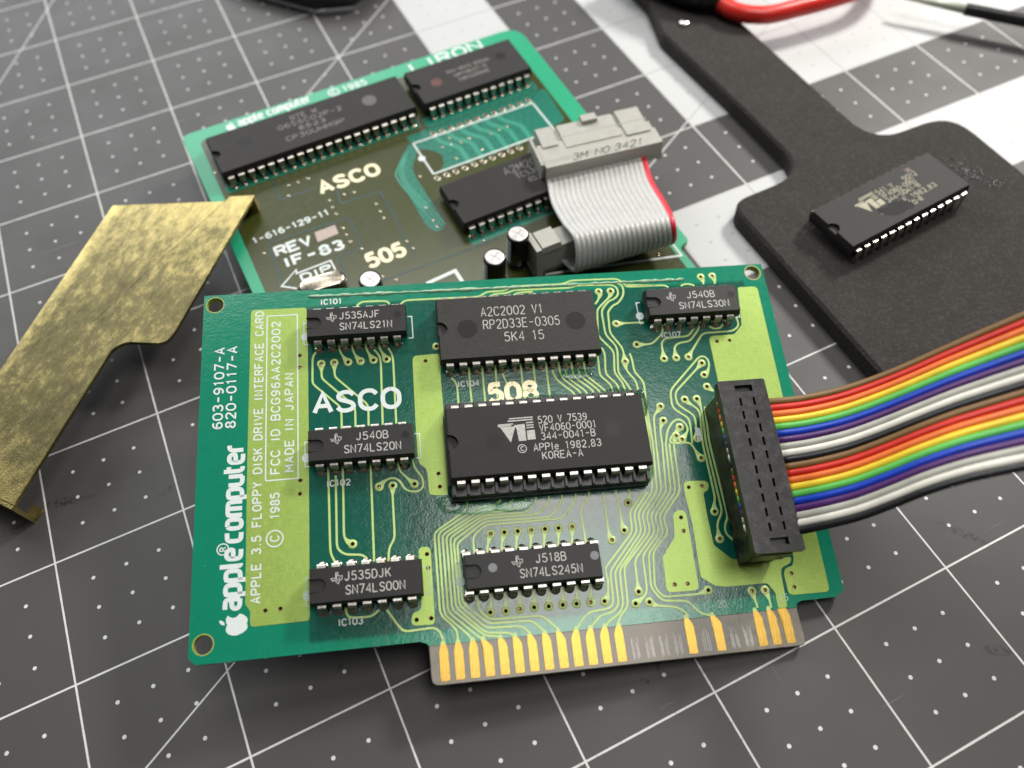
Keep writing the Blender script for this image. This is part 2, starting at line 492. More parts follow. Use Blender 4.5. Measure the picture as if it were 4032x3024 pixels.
class MB:
    """collects faces in millimetres; build() makes one mesh"""

    def __init__(self):
        self.v, self.f, self.mi, self.mats = [], [], [], []

    def slot(self, m):
        if m not in self.mats:
            self.mats.append(m)
        return self.mats.index(m)

    def add(self, vs, fs, m):
        b = len(self.v)
        self.v += [tuple(p) for p in vs]
        s = self.slot(m)
        for f in fs:
            self.f.append(tuple(i + b for i in f))
            self.mi.append(s)

    def box(self, c, d, m, rot=None, taper=0.0):
        """taper: how much smaller (mm per side) the top is"""
        x, y, z = (k / 2 for k in d)
        vs = [(-x, -y, -z), (x, -y, -z), (x, y, -z), (-x, y, -z),
              (-x + taper, -y + taper, z), (x - taper, -y + taper, z), (x - taper, y - taper, z), (-x + taper, y - taper, z)]
        if rot is not None:
            vs = [tuple(rot @ Vector(p)) for p in vs]
        vs = [(p[0] + c[0], p[1] + c[1], p[2] + c[2]) for p in vs]
        self.add(vs, [(0, 3, 2, 1), (4, 5, 6, 7), (0, 1, 5, 4), (1, 2, 6, 5), (2, 3, 7, 6), (3, 0, 4, 7)], m)

    def prism(self, pts, z0, z1, m, inset=0.0, cap=True):
        """outline (counter clockwise) from z0 to z1, the top edge chamfered by inset"""
        n = len(pts)
        cx = sum(p[0] for p in pts) / n
        vs = [(p[0], p[1], z0) for p in pts]
        fs = []
        if inset:
            vs += [(p[0], p[1], z1 - inset) for p in pts]
            ins = offset_closed(pts, inset)
            vs += [(p[0], p[1], z1) for p in ins]
            rings = 3
        else:
            vs += [(p[0], p[1], z1) for p in pts]
            rings = 2
        for r in range(rings - 1):
            for i in range(n):
                j = (i + 1) % n
                fs.append((r * n + i, r * n + j, (r + 1) * n + j, (r + 1) * n + i))
        if cap:
            fs.append(tuple(range((rings - 1) * n, rings * n)))
            fs.append(tuple(reversed(range(n))))
        self.add(vs, fs, m)

    def lathe(self, prof, m, n=16, c=(0, 0, 0), close=True):
        vs, fs = [], []
        for (r, z) in prof:
            for i in range(n):
                a = 2 * math.pi * i / n
                vs.append((c[0] + r * math.cos(a), c[1] + r * math.sin(a), c[2] + z))
        for k in range(len(prof) - 1):
            for i in range(n):
                j = (i + 1) % n
                fs.append((k * n + i, k * n + j, (k + 1) * n + j, (k + 1) * n + i))
        if close:
            fs.append(tuple(range((len(prof) - 1) * n, len(prof) * n)))
        self.add(vs, fs, m)

    def tube(self, pts, r, m, n=8, caps=True):
        pts = [Vector(p) for p in pts]
        rad = r if isinstance(r, (list, tuple)) else [r] * len(pts)
        vs, fs = [], []
        up = Vector((0, 0, 1))
        prev = None
        for i, p in enumerate(pts):
            t = (pts[min(i + 1, len(pts) - 1)] - pts[max(i - 1, 0)]).normalized()
            if prev is None:
                u = t.cross(up)
                if u.length < 1e-3:
                    u = t.cross(Vector((1, 0, 0)))
            else:
                u = prev - t * prev.dot(t)
            u.normalize()
            prev = u
            w = t.cross(u)
            for k in range(n):
                a = 2 * math.pi * k / n
                vs.append(tuple(p + (u * math.cos(a) + w * math.sin(a)) * rad[i]))
        for i in range(len(pts) - 1):
            for k in range(n):
                j = (k + 1) % n
                fs.append((i * n + k, i * n + j, (i + 1) * n + j, (i + 1) * n + k))
        if caps:
            fs.append(tuple(reversed(range(n))))
            fs.append(tuple(range((len(pts) - 1) * n, len(pts) * n)))
        self.add(vs, fs, m)

    def strip(self, pts, widths, z0, z1, m, edge=0.0):
        """a flat ribbon along a polyline; with edge > 0 its sides slope down to z0"""
        n = len(pts)
        if n < 2:
            return
        L, Rr = [], []
        for i in range(n):
            p = Vector(pts[i])
            a = (p - Vector(pts[i - 1])) if i > 0 else None
            b = (Vector(pts[i + 1]) - p) if i < n - 1 else None
            if a is not None and a.length < 1e-9:
                a = None
            if b is not None and b.length < 1e-9:
                b = None
            d = (a.normalized() if a else Vector((0, 0))) + (b.normalized() if b else Vector((0, 0)))
            if d.length < 1e-6:
                d = a if a else b
            d.normalize()
            nn = Vector((-d.y, d.x))
            k = 1.0
            if a and b:
                cs = nn.dot(Vector((-a.normalized().y, a.normalized().x)))
                k = min(1.7, 1.0 / max(cs, 0.3))
            w = widths[i] if isinstance(widths, (list, tuple)) else widths
            L.append((p + nn * (w / 2 * k), p + nn * (w / 2 * k + edge)))
            Rr.append((p - nn * (w / 2 * k), p - nn * (w / 2 * k + edge)))
        vs, fs = [], []
        if edge:
            for i in range(n):
                vs += [(L[i][1].x, L[i][1].y, z0), (L[i][0].x, L[i][0].y, z1), (Rr[i][0].x, Rr[i][0].y, z1), (Rr[i][1].x, Rr[i][1].y, z0)]
            for i in range(n - 1):
                for k in range(3):
                    a = i * 4 + k
                    fs.append((a + 1, a, a + 4, a + 5))
            fs.append((0, 1, 2, 3))
            e = (n - 1) * 4
            fs.append((e + 3, e + 2, e + 1, e))
        else:
            for i in range(n):
                vs += [(L[i][0].x, L[i][0].y, z1), (Rr[i][0].x, Rr[i][0].y, z1)]
            for i in range(n - 1):
                a = i * 2
                fs.append((a, a + 1, a + 3, a + 2))
        self.add(vs, fs, m)

    def mesh(self, name, smooth=False):
        me = bpy.data.meshes.new(name)
        me.from_pydata([(x * S, y * S, z * S) for x, y, z in self.v], [], self.f)
        for m in self.mats:
            me.materials.append(m)
        for p, i in zip(me.polygons, self.mi):
            p.material_index = i
            p.use_smooth = smooth
        me.update()
        return me

    def build(self, name, parent=None, loc=None, smooth=False):
        return new_obj(name, self.mesh(name, smooth), parent, loc)


def smooth_by_angle(me, deg=35):
    bm = bmesh.new()
    bm.from_mesh(me)
    lim = math.radians(deg)
    for f in bm.faces:
        f.smooth = True
    for e in bm.edges:
        if len(e.link_faces) == 2 and e.calc_face_angle(0) > lim:
            e.smooth = False
    bm.to_mesh(me)
    bm.free()


def offset_closed(pts, d):
    n = len(pts)
    out = []
    for i in range(n):
        p0, p1, p2 = Vector(pts[i - 1]), Vector(pts[i]), Vector(pts[(i + 1) % n])
        a, b = (p1 - p0).normalized(), (p2 - p1).normalized()
        na, nb = Vector((-a.y, a.x)), Vector((-b.y, b.x))
        m = (na + nb)
        if m.length < 1e-6:
            m = na
        m.normalize()
        k = d / max(0.4, m.dot(na))
        out.append((p1.x + m.x * k, p1.y + m.y * k))
    return out


def rounded(pts, r, closed=False, seg=3):
    """polyline with its corners rounded by about r"""
    P = [Vector(p) for p in pts]
    n = len(P)
    out = []
    for i in range(n):
        if not closed and (i == 0 or i == n - 1):
            out.append((P[i].x, P[i].y))
            continue
        a, b, c = P[i - 1], P[i], P[(i + 1) % n]
        rr = r if not isinstance(r, (list, tuple)) else r[i]
        la, lc = (a - b).length, (c - b).length
        if la < 1e-6 or lc < 1e-6 or rr <= 0:
            out.append((b.x, b.y))
            continue
        q0 = b + (a - b) * (min(rr, la * 0.48) / la)
        q2 = b + (c - b) * (min(rr, lc * 0.48) / lc)
        for k in range(seg + 1):
            t = k / seg
            q = q0 * (1 - t) ** 2 + b * (2 * t * (1 - t)) + q2 * t ** 2
            out.append((q.x, q.y))
    return out


def circle(cx, cy, r, n=20, a0=0.0):
    return [(cx + r * math.cos(a0 + 2 * math.pi * i / n), cy + r * math.sin(a0 + 2 * math.pi * i / n)) for i in range(n)]


def sheet_with_holes(name, outline, holes, z0, z1, mats, parent=None):
    """an extruded outline with real holes through it"""
    cu = bpy.data.curves.new(name, 'CURVE')
    cu.dimensions = '2D'
    cu.fill_mode = 'BOTH'
    cu.extrude = (z1 - z0) / 2 * S
    for pts in [outline] + holes:
        sp = cu.splines.new('POLY')
        sp.points.add(len(pts) - 1)
        for q, p in zip(sp.points, pts):
            q.co = (p[0] * S, p[1] * S, 0, 1)
        sp.use_cyclic_u = True
    tmp = bpy.data.objects.new(name + '_tmp', cu)
    C.objects.link(tmp)
    dg = bpy.context.evaluated_depsgraph_get()
    me = bpy.data.meshes.new_from_object(tmp.evaluated_get(dg))
    bpy.data.objects.remove(tmp)
    bpy.data.curves.remove(cu)
    me.name = name
    me.transform(Matrix.Translation((0, 0, (z0 + z1) / 2 * S)))
    me.materials.clear()
    for m in mats:
        me.materials.append(m)
    for p in me.polygons:
        p.use_smooth = False
    return new_obj(name, me, parent)


# ------------------------------------------------------------------ a stroke alphabet
GL = {
    'A': '0,0 2,6 4,0;0.7,2 3.3,2', 'B': '0,0 0,6 2.6,6 3.6,5.3 3.6,3.8 2.6,3.1 0,3.1;2.6,3.1 4,2.3 4,0.8 2.8,0 0,0',
    'C': '4,4.7 3.2,5.8 2,6 0.8,5.6 0,4.4 0,1.6 0.8,0.4 2,0 3.2,0.2 4,1.3', 'D': '0,0 0,6 2.2,6 3.5,5.2 4,3.8 4,2.2 3.5,0.8 2.2,0 0,0',
    'E': '4,6 0,6 0,0 4,0;0,3.1 3.2,3.1', 'F': '4,6 0,6 0,0;0,3.1 3.2,3.1',
    'G': '4,4.7 3.2,5.8 2,6 0.8,5.6 0,4.4 0,1.6 0.8,0.4 2,0 3.2,0.3 4,1.2 4,2.8 2.4,2.8', 'H': '0,0 0,6;4,0 4,6;0,3.1 4,3.1',
    'I': '1,0 1,6', 'J': '3.2,6 3.2,1.5 2.5,0.3 1.6,0 0.7,0.3 0,1.4', 'K': '0,0 0,6;4,6 0,2.4;1.4,3.6 4,0', 'L': '0,6 0,0 3.6,0',
    'M': '0,0 0,6 2.2,2 4.4,6 4.4,0', 'N': '0,0 0,6 4,0 4,6', 'O': '2,6 0.8,5.6 0,4.4 0,1.6 0.8,0.4 2,0 3.2,0.4 4,1.6 4,4.4 3.2,5.6 2,6',
    'P': '0,0 0,6 2.8,6 3.9,5.3 3.9,3.6 2.8,2.9 0,2.9', 'Q': '2,6 0.8,5.6 0,4.4 0,1.6 0.8,0.4 2,0 3.2,0.4 4,1.6 4,4.4 3.2,5.6 2,6;2.6,1.4 4,0',
    'R': '0,0 0,6 2.8,6 3.9,5.3 3.9,3.7 2.8,3 0,3;2.3,3 4,0', 'S': '3.9,4.9 3.2,5.8 2,6 0.8,5.7 0.2,4.8 0.5,3.7 2,3.1 3.5,2.4 4,1.4 3.4,0.4 2,0 0.8,0.2 0,1.2',
    'T': '0,6 4,6;2,6 2,0', 'U': '0,6 0,1.6 0.8,0.4 2,0 3.2,0.4 4,1.6 4,6', 'V': '0,6 2,0 4,6', 'W': '0,6 1.2,0 2.5,5 3.8,0 5,6',
    'X': '0,0 4,6;0,6 4,0', 'Y': '0,6 2,3 4,6;2,3 2,0', 'Z': '0,6 4,6 0,0 4,0',
    '0': '2,6 0.8,5.6 0,4.4 0,1.6 0.8,0.4 2,0 3.2,0.4 4,1.6 4,4.4 3.2,5.6 2,6', '1': '0.6,4.8 1.8,6 1.8,0', '2': '0.1,4.7 0.9,5.8 2.1,6 3.4,5.6 3.9,4.5 3.4,3.3 0,0 4,0',
    '3': '0.2,5.2 1,5.9 2.2,6 3.4,5.5 3.7,4.4 3.1,3.4 1.8,3.1;1.8,3.1 3.3,2.8 4,1.7 3.5,0.6 2.2,0 0.9,0.2 0,1.1', '4': '3,0 3,6 0,1.8 4,1.8',
    '5': '3.7,6 0.6,6 0.3,3.3 1.4,3.8 2.6,3.7 3.7,2.9 3.9,1.8 3.4,0.6 2.1,0 0.9,0.2 0,1.0', '6': '3.6,5.4 2.6,6 1.3,5.6 0.3,4.2 0,2 0.7,0.5 2,0 3.3,0.5 4,1.8 3.4,3.1 2,3.6 0.7,3.1 0.1,2.1',
    '7': '0,6 4,6 1.5,0', '8': '2,3.2 0.7,3.7 0.3,4.6 0.8,5.6 2,6 3.2,5.6 3.7,4.6 3.3,3.7 2,3.2 0.6,2.6 0,1.6 0.6,0.4 2,0 3.4,0.4 4,1.6 3.4,2.6 2,3.2',
    '9': '0.4,0.6 1.4,0 2.7,0.4 3.7,1.8 4,4 3.3,5.5 2,6 0.7,5.5 0,4.2 0.6,2.9 2,2.4 3.3,2.9 3.9,3.9', '-': '0.4,3 3.6,3', '.': '0.2,0.3 1.2,0.3', ',': '1,0.6 0.5,-0.9', ' ': '',
    'l': '0.8,6 0.8,0', 'e': '0.1,2.1 3.7,2.1 3.2,3.6 2,4.1 0.7,3.6 0,2 0.7,0.5 2,0 3.4,0.6',
}
ADV = {'I': 2.0, '1': 3.2, 'M': 4.4, 'W': 5.0, '.': 1.4, ',': 1.4, 'l': 1.6, ' ': 3.2}


def text_width(s, gap=1.7):
    return sum(ADV.get(ch, 4.0) + gap for ch in s) - gap


def text(mb, s, x, y, h, w, stroke, z, m, ang=0.0, gap=1.7, soft=0.55):
    """stroke lettering: starts at (x, y), cap height h, total length w"""
    k = h / 6.0
    kx = w / text_width(s, gap)
    ca, sa = math.cos(ang), math.sin(ang)
    cx = 0.0
    nz = 0
    for ch in s:
        for st in GL.get(ch, '').split(';'):
            if not st:
                continue
            pts = [tuple(map(float, q.split(','))) for q in st.split()]
            pts = [((cx + a) * kx, b * k) for a, b in pts]
            if len(pts) > 4:
                pts = rounded(pts, soft * h * 0.22, seg=2)
            pts = [(x + a * ca - b * sa, y + a * sa + b * ca) for a, b in pts]
            mb.strip(pts, stroke, z, z + (nz % 7) * 0.0015, m)
            nz += 1
        cx += ADV.get(ch, 4.0) + gap


def ring(mb, cx, cy, r, stroke, z, m, n=24):
    pts = circle(cx, cy, r, n)
    mb.strip(pts + pts[:1], stroke, z, z, m)


def textobj(name, items, parent, m, z):
    mb = MB()
    for it in items:
        text(mb, *it[:6], z, m, *it[6:])
    return mb.build(name, parent)

# digitised layout of the front card, millimetres from contact 1
TRACES=[[(-20.1,63.4),(-21.22,62.0),(-21.35,56.51),(-21.08,55.89),(-16.31,51.12),(-16.02,49.92),(-16.04,46.55)],[(-19.6,60.27),(-19.6,57.59),(-19.39,56.97),(-13.62,51.02),(-13.43,
50.18),(-13.48,46.69)],[(-17.12,60.33),(-17.13,57.64),(-16.82,57.01),(-11.12,51.17),(-10.94,50.21),(-11.03,46.72)],[(-14.47,60.26),(-15.39,61.44),(-16.02,62.73),(-16.05,64.48)],
[(-12.06,60.27),(-12.85,61.25),(-13.54,62.67),(-13.52,64.55)],[(-9.55,60.31),(-10.24,61.43),(-10.9,62.85),(-10.9,64.61)],[(-7.04,60.32),(-7.72,61.61),(-8.29,62.78),(-8.32,64.68)],
[(-9.67,63.01),(-8.4,61.29),(-8.17,59.91),(-8.39,46.73)],[(-6.86,63.18),(-5.93,61.48),(-5.77,59.72),(-5.84,46.76)],[(-12.37,72.44),(-12.25,72.75),(-11.42,73.43),(-6.38,73.29),
(-5.85,72.46)],[(-3.67,72.31),(-2.81,73.15),(2.68,73.12),(4.52,73.08),(12.49,72.99),(13.76,73.98),(17.8,74.03),(19.2,74.89),(30.13,74.79),(31.68,75.51),(41.42,75.28),(42.3,74.61),
(43.11,73.56),(49.69,73.12),(42.89,73.77),(43.29,73.22),(51.4,73.09),(52.08,72.49)],[(14.22,72.6),(15.36,73.41),(18.21,73.41),(19.34,74.01),(31.45,73.79),(32.6,74.29),(40.46,
73.88),(41.32,72.8),(41.15,71.31),(39.91,70.39),(39.04,70.23),(37.29,68.34),(37.06,67.28),(37.1,62.41),(38.65,60.22),(38.99,58.91),(38.34,53.89),(39.61,51.67),(40.43,49.63)],
[(19.18,72.53),(20.11,73.36),(23.45,73.41)],[(41.3,74.23),(42.29,73.78),(42.48,72.45),(42.17,71.11),(40.78,69.44),(39.72,69.16),(38.45,67.72),(38.37,67.19),(38.05,62.86),(40.05,
59.35),(40.15,57.8),(40.14,56.27)],[(40.14,56.27),(39.97,55.27),(40.23,54.0),(41.63,51.89),(41.73,50.03)],[(37.2,72.48),(37.44,71.7),(36.62,70.26),(36.04,69.63)],[(39.7,72.42),
(39.59,71.42),(38.45,70.33),(36.43,68.53),(36.17,67.75),(35.53,62.26),(37.89,59.12),(38.17,58.2),(37.58,53.95),(38.83,51.86),(39.22,49.73)],[(41.36,57.97),(41.62,56.67),(41.62,
53.89),(43.06,51.78),(43.1,50.29),(42.49,42.82),(42.19,38.6),(38.71,36.05),(39.18,34.87)],[(5.34,55.3),(5.85,54.65),(6.27,53.77),(6.22,49.55)],[(8.91,57.62),(8.73,53.7),(8.8,
49.47)],[(11.53,57.68),(11.41,53.49),(11.39,49.5)],[(14.14,57.6),(13.93,53.29),(13.83,49.55)],[(15.37,55.59),(15.54,54.64),(16.21,52.82)],[(19.17,57.6),(19.07,53.63),(18.94,49.5)],
[(21.69,57.53),(21.57,53.19),(21.41,49.43)],[(24.22,57.47),(24.07,52.02),(24.08,49.46)],[(25.28,55.76),(25.44,54.38),(26.08,53.09),(28.81,50.42),(29.14,49.47)],[(26.74,57.28),
(26.73,54.53),(27.26,53.37),(30.09,50.57),(30.35,49.52)],[(27.87,55.31),(28.03,53.93),(28.71,53.01),(31.24,50.6),(31.59,49.55)],[(29.27,57.09),(29.32,54.08),(30.0,53.16),(32.62,
50.61),(32.93,49.56)],[(30.42,55.37),(30.58,53.98),(31.27,53.19),(33.88,50.56),(34.18,49.51)],[(31.8,56.9),(31.75,54.14),(32.53,53.09),(35.13,50.42),(35.44,49.49)],[(34.78,58.07),
(34.58,53.68),(35.27,52.88),(36.46,51.55),(36.72,49.56)],[(35.89,59.65),(36.3,58.34),(35.79,53.96),(36.56,52.9),(37.83,51.44),(37.96,49.63)],[(59.54,74.56),(59.81,73.42),(59.75,
72.73)],[(62.07,74.62),(62.35,73.53),(62.25,72.7)],[(54.79,72.64),(55.62,73.09),(56.86,73.0),(57.75,72.5)],[(39.69,64.82),(40.93,64.81),(45.5,64.75)],[(43.14,59.81),(44.15,59.74),
(46.29,59.71),(48.99,61.99),(49.25,64.08)],[(48.18,56.31),(48.23,57.89),(48.21,59.7),(49.13,60.81),(54.23,60.96),(55.81,62.82)],[(50.68,56.3),(50.66,57.45),(50.78,58.73),(51.78,
59.57),(54.24,59.78),(56.72,62.49),(57.04,64.06)],[(53.23,56.29),(54.31,57.7),(57.23,61.4),(63.84,61.45),(65.34,62.67),(65.05,64.7)],[(59.01,62.91),(59.72,62.22),(61.33,62.29),
(62.11,63.44)],[(55.7,52.18),(56.69,52.92),(57.34,54.9),(56.65,56.24),(55.45,56.2),(48.61,49.78),(48.08,48.84),(47.88,45.92),(48.73,44.88),(50.74,43.27),(50.75,41.59),(50.44,
38.07)],[(55.71,54.77),(54.73,53.83),(49.45,49.22),(48.98,48.4),(49.01,46.31),(51.88,43.78),(51.96,42.45),(51.62,39.03)],[(55.72,49.6),(56.84,48.52)],[(50.69,47.21),(51.35,46.37),
(52.95,45.03),(53.16,43.8),(52.47,38.14),(52.67,27.11),(52.19,25.83),(52.03,24.46)],[(53.14,47.16),(53.6,45.95),(53.62,43.76),(53.15,38.08),(53.38,27.35),(53.46,24.25),(51.99,
22.2),(51.88,19.91),(51.91,19.34)],[(54.42,45.39),(53.83,38.02),(54.22,26.68),(54.35,23.15),(53.37,21.78),(53.24,20.07),(54.69,18.66),(54.72,17.24)],[(45.56,46.15),(45.13,45.41),
(44.04,44.53),(43.72,43.36),(43.33,38.67)],[(45.59,43.16),(45.02,42.3),(44.58,41.15),(44.52,38.57)],[(48.6,41.58),(47.96,40.87),(46.35,39.59),(46.02,38.44),(50.13,38.29),(51.02,
35.88),(51.54,35.01)],[(48.57,39.05),(49.23,39.7),(50.23,40.92),(49.84,42.26),(49.1,43.16),(47.7,43.08),(46.09,41.26),(45.23,38.51)],[(39.12,29.45),(35.97,25.79),(35.89,22.13),
(29.7,15.91),(30.07,14.05),(29.61,11.07),(28.83,10.34)],[(40.0,29.38),(36.74,25.62),(36.71,22.04),(30.64,15.41),(30.42,9.89),(29.56,9.02),(25.81,8.76),(24.17,7.36),(23.4,6.27)],
[(42.2,48.05),(42.19,38.76),(40.89,29.31),(37.51,25.44),(37.53,21.94),(31.48,15.24),(31.28,9.41),(30.07,8.34),(27.75,7.98),(26.56,6.92),(25.71,6.04)],[(42.82,48.11),(42.73,38.71),
(41.78,29.24),(38.27,25.26),(38.35,21.84),(32.38,15.47),(32.09,9.33),(31.03,7.85),(29.01,6.87),(28.36,5.96)],[(43.33,38.66),(42.66,29.16),(39.04,25.09),(39.17,21.74),(33.29,15.89),
(32.88,9.05),(31.17,7.44),(30.58,6.13)],[(44.51,38.56),(43.55,29.09),(39.8,24.91),(39.99,21.64),(35.44,16.96),(35.27,13.67),(35.21,11.38)],[(45.21,38.51),(44.44,29.02),(40.57,
24.73),(40.81,21.54),(37.02,17.64),(36.8,11.63),(36.34,10.6),(34.32,9.39)],[(45.9,38.45),(45.33,28.95),(41.34,24.55),(41.63,21.44),(38.21,17.95),(37.54,11.83),(39.2,9.39),(43.75,
8.94),(45.79,6.48),(47.6,6.04)],[(47.53,39.87),(46.74,38.38),(46.22,28.87),(42.1,24.38),(42.46,21.34),(39.1,18.14),(38.25,11.89),(39.46,10.03),(46.2,9.91),(47.87,10.42)],[(36.83,
9.41),(37.82,8.72),(41.62,8.08),(43.09,7.01),(43.29,6.33)],[(6.26,30.73),(6.0,28.92),(0.1,25.43),(-0.16,24.61),(-0.13,10.93),(2.53,8.07),(2.6,6.06)],[(12.46,30.18),(11.43,29.41),
(8.02,29.17),(0.81,25.26),(0.54,24.34),(0.56,10.87),(4.61,6.9),(4.96,6.01)],[(14.69,30.09),(13.49,28.79),(8.5,28.65),(1.5,24.84),(1.25,24.17),(1.28,11.18),(6.34,6.35),(7.28,5.78)],
[(17.13,29.92),(15.23,28.2),(8.55,28.05),(2.16,24.57),(1.95,23.9),(2.0,11.5),(7.35,6.53),(9.52,6.32),(10.15,5.72)],[(18.98,30.15),(18.77,29.29),(16.96,27.51),(8.72,27.56),(2.84,
24.23),(2.62,23.52),(2.67,11.82),(7.4,7.1),(11.55,6.68),(12.75,5.8)],[(21.42,30.15),(21.22,29.08),(19.03,27.0),(8.88,27.06),(3.46,23.7),(3.2,23.05),(3.3,12.15),(7.67,7.84),(13.86,
7.61),(15.19,6.03)],[(23.9,30.15),(23.69,29.07),(21.29,26.26),(9.03,26.47),(4.06,23.14),(3.78,22.48),(3.89,12.49),(8.04,8.57),(15.75,8.29),(17.71,6.07)],[(26.44,30.15),(26.22,
29.07),(23.36,25.75),(9.18,25.82),(6.72,23.98),(6.7,20.97)],[(6.6,13.6),(6.65,10.85),(8.41,9.21),(17.46,9.0),(20.07,6.41)],[(28.97,30.36),(28.84,29.49),(27.14,27.46),(26.93,26.72),
(27.0,20.95)],[(31.57,29.91),(31.47,21.91),(31.86,20.98)],[(34.08,30.14),(34.21,23.58),(34.41,22.55)],[(36.6,30.14),(36.51,28.92),(35.96,27.59)],[(-9.25,12.61),(-6.97,9.12),(-6.21,
8.66),(-1.37,8.84),(-0.43,8.17),(0.05,6.7)],[(-18.69,39.38),(-18.65,26.11),(-18.61,23.24),(-17.84,21.65)],[(-17.37,37.72),(-17.47,24.56),(-17.19,23.72),(-16.02,22.79),(-13.01,
22.51),(-12.2,21.62)],[(-16.03,39.59),(-16.19,26.09),(-15.75,25.22),(-14.7,24.57)],[(-10.97,39.61),(-11.06,21.11)],[(-9.56,34.67),(-8.79,35.55),(-7.5,36.2),(-6.25,35.94),(-5.47,
34.93),(-5.1,34.02),(-4.09,33.28),(-2.42,33.13),(-1.53,33.93),(-1.52,35.68),(-2.98,37.81),(-3.2,39.39)],[(-3.11,34.66),(-3.97,35.45),(-5.76,37.38),(-5.9,39.4)],[(-7.1,34.68),
(-7.24,33.12),(-7.24,24.85),(-8.34,23.3),(-8.55,20.97)],[(-16.17,13.68),(-16.1,12.51),(-15.54,11.88),(-11.84,11.71),(-10.31,12.91)],[(55.81,9.52),(56.01,7.88),(56.21,6.52)],
[(58.24,9.42),(58.7,7.75),(58.63,6.28)],[(9.96,24.14),(9.26,22.53),(9.02,20.86)],[(12.44,24.19),(11.83,22.57),(11.59,21.03)],[(14.89,24.17),(14.48,22.53),(14.23,20.99)],[(17.37,
24.09),(17.09,22.43),(16.83,20.95)],[(19.89,24.1),(19.55,22.44),(19.28,20.93)],[(22.39,24.06),(22.15,22.39),(21.87,20.9)],[(24.9,24.06),(24.69,22.39),(24.41,20.98)],[(8.56,10.42),
(8.85,12.03),(9.14,13.65)],[(11.28,10.39),(11.46,12.04),(11.65,13.71)],[(13.78,10.5),(13.99,12.07),(14.2,13.66)],[(16.28,10.53),(16.49,12.07),(16.69,13.62)],[(18.86,10.43),(19.06,
11.99),(19.26,13.57)],[(21.36,10.44),(21.6,11.98),(21.83,13.52)],[(23.82,10.4),(24.12,11.98),(24.43,13.58)],[(26.35,10.39),(26.66,11.95),(26.96,13.53)]]
VIAS=[(-19.6,60.27),(-17.12,60.33),(-14.47,60.26),(-12.06,60.27),(-9.55,60.31),(-7.04,60.32),(37.2,72.48),(39.7,72.42),(40.14,56.27),(59.54,74.56),(62.07,74.62),(39.69,64.82),
(43.14,59.81),(48.18,56.31),(50.68,56.3),(53.23,56.29),(55.71,54.77),(55.7,52.18),(55.72,49.6),(50.69,47.21),(53.14,47.16),(45.56,46.15),(45.59,43.16),(48.6,41.58),(48.57,39.05),
(51.62,39.03),(51.54,35.01),(52.03,24.46),(51.91,19.34),(35.21,11.38),(34.32,9.39),(36.83,9.41),(47.87,10.42),(55.81,9.52),(58.24,9.42),(9.96,24.14),(12.44,24.19),(14.89,24.17),
(17.37,24.09),(19.89,24.1),(22.39,24.06),(24.9,24.06),(8.56,10.42),(11.28,10.39),(13.78,10.5),(16.28,10.53),(18.86,10.43),(21.36,10.44),(23.82,10.4),(26.35,10.39),(28.83,10.34),
(31.86,20.98),(34.41,22.55),(35.96,27.59),(47.53,39.87),(-14.7,24.57),(-9.56,34.67),(-3.11,34.66),(-7.1,34.68),(2.87,62.39)]
POUR_HOLES=[(-23.68,62.35),(-23.69,59.8),(-23.73,37.11),(-23.81,34.59),(-29.75,14.5),(-27.22,14.57),(0.54,59.37),(1.4,36.25),(1.47,33.73),(-1.71,21.55),(-1.67,19.1),(-4.22,10.43),
(-1.71,10.45),(59.84,59.32),(62.53,59.38),(63.83,11.9),(63.79,9.43),(48.01,29.52),(50.55,29.53),(45.44,23.95),(45.42,21.42),(41.94,12.0),(44.33,11.9)]
POURS={'A':[(47.14,30.28),(47.75,30.77),(51.53,30.5),(51.99,29.86),(51.65,28.63),(50.58,28.25),(50.44,23.5),(50.53,18.33),(51.98,16.93),(53.4,15.48),(57.07,14.96),(64.59,14.82),
(64.2,13.82),(62.21,13.03),(61.89,11.95),(61.64,6.04),(59.93,6.07),(60.03,8.84),(58.96,10.63),(51.21,10.72),(49.29,11.1),(46.94,12.83),(47.35,22.05),(47.06,28.5)],'B':[(44.05,
24.66),(44.77,25.32),(46.09,25.35),(46.56,24.43),(46.25,11.26),(45.84,10.62),(40.76,10.71),(40.31,11.29),(40.68,17.15),(43.54,20.4)],'C':[(66.95,71.55),(70.79,71.43),(71.19,70.77),
(70.67,45.08),(70.43,18.78),(70.18,8.45),(69.69,8.04),(62.97,8.12),(62.45,8.6),(62.43,12.03),(63.01,12.95),(64.46,13.23),(65.02,14.86),(58.22,50.03),(58.33,60.01),(58.89,60.62),
(63.79,60.66),(65.83,62.64)],'D':[(-33.1,72.58),(-32.62,73.01),(-22.56,72.86),(-22.27,72.4),(-22.12,64.93),(-22.14,43.53),(-22.28,22.37),(-22.31,12.65),(-22.54,12.1),(-31.88,
12.02),(-32.22,12.36),(-32.34,14.79),(-33.12,15.83),(-33.23,33.71),(-33.26,42.23)],'E':[(-2.0,60.06),(-1.47,60.65),(3.28,60.75),(3.43,57.3),(3.22,56.57),(3.25,49.08),(2.97,37.91),
(3.1,37.06),(2.87,32.45),(2.6,31.97),(-0.26,32.29),(-0.6,32.75),(-0.63,37.16),(-2.11,38.62),(-2.19,40.04),(-2.22,46.46)],'F':[(-3.18,22.37),(-2.8,22.89),(-1.35,22.86),(-1.01,
22.25),(-1.1,9.87),(-1.43,9.37),(-4.77,9.51),(-5.13,10.08),(-5.04,11.03),(-4.64,11.63),(-3.58,11.95),(-3.26,12.6),(-3.17,14.56)]}

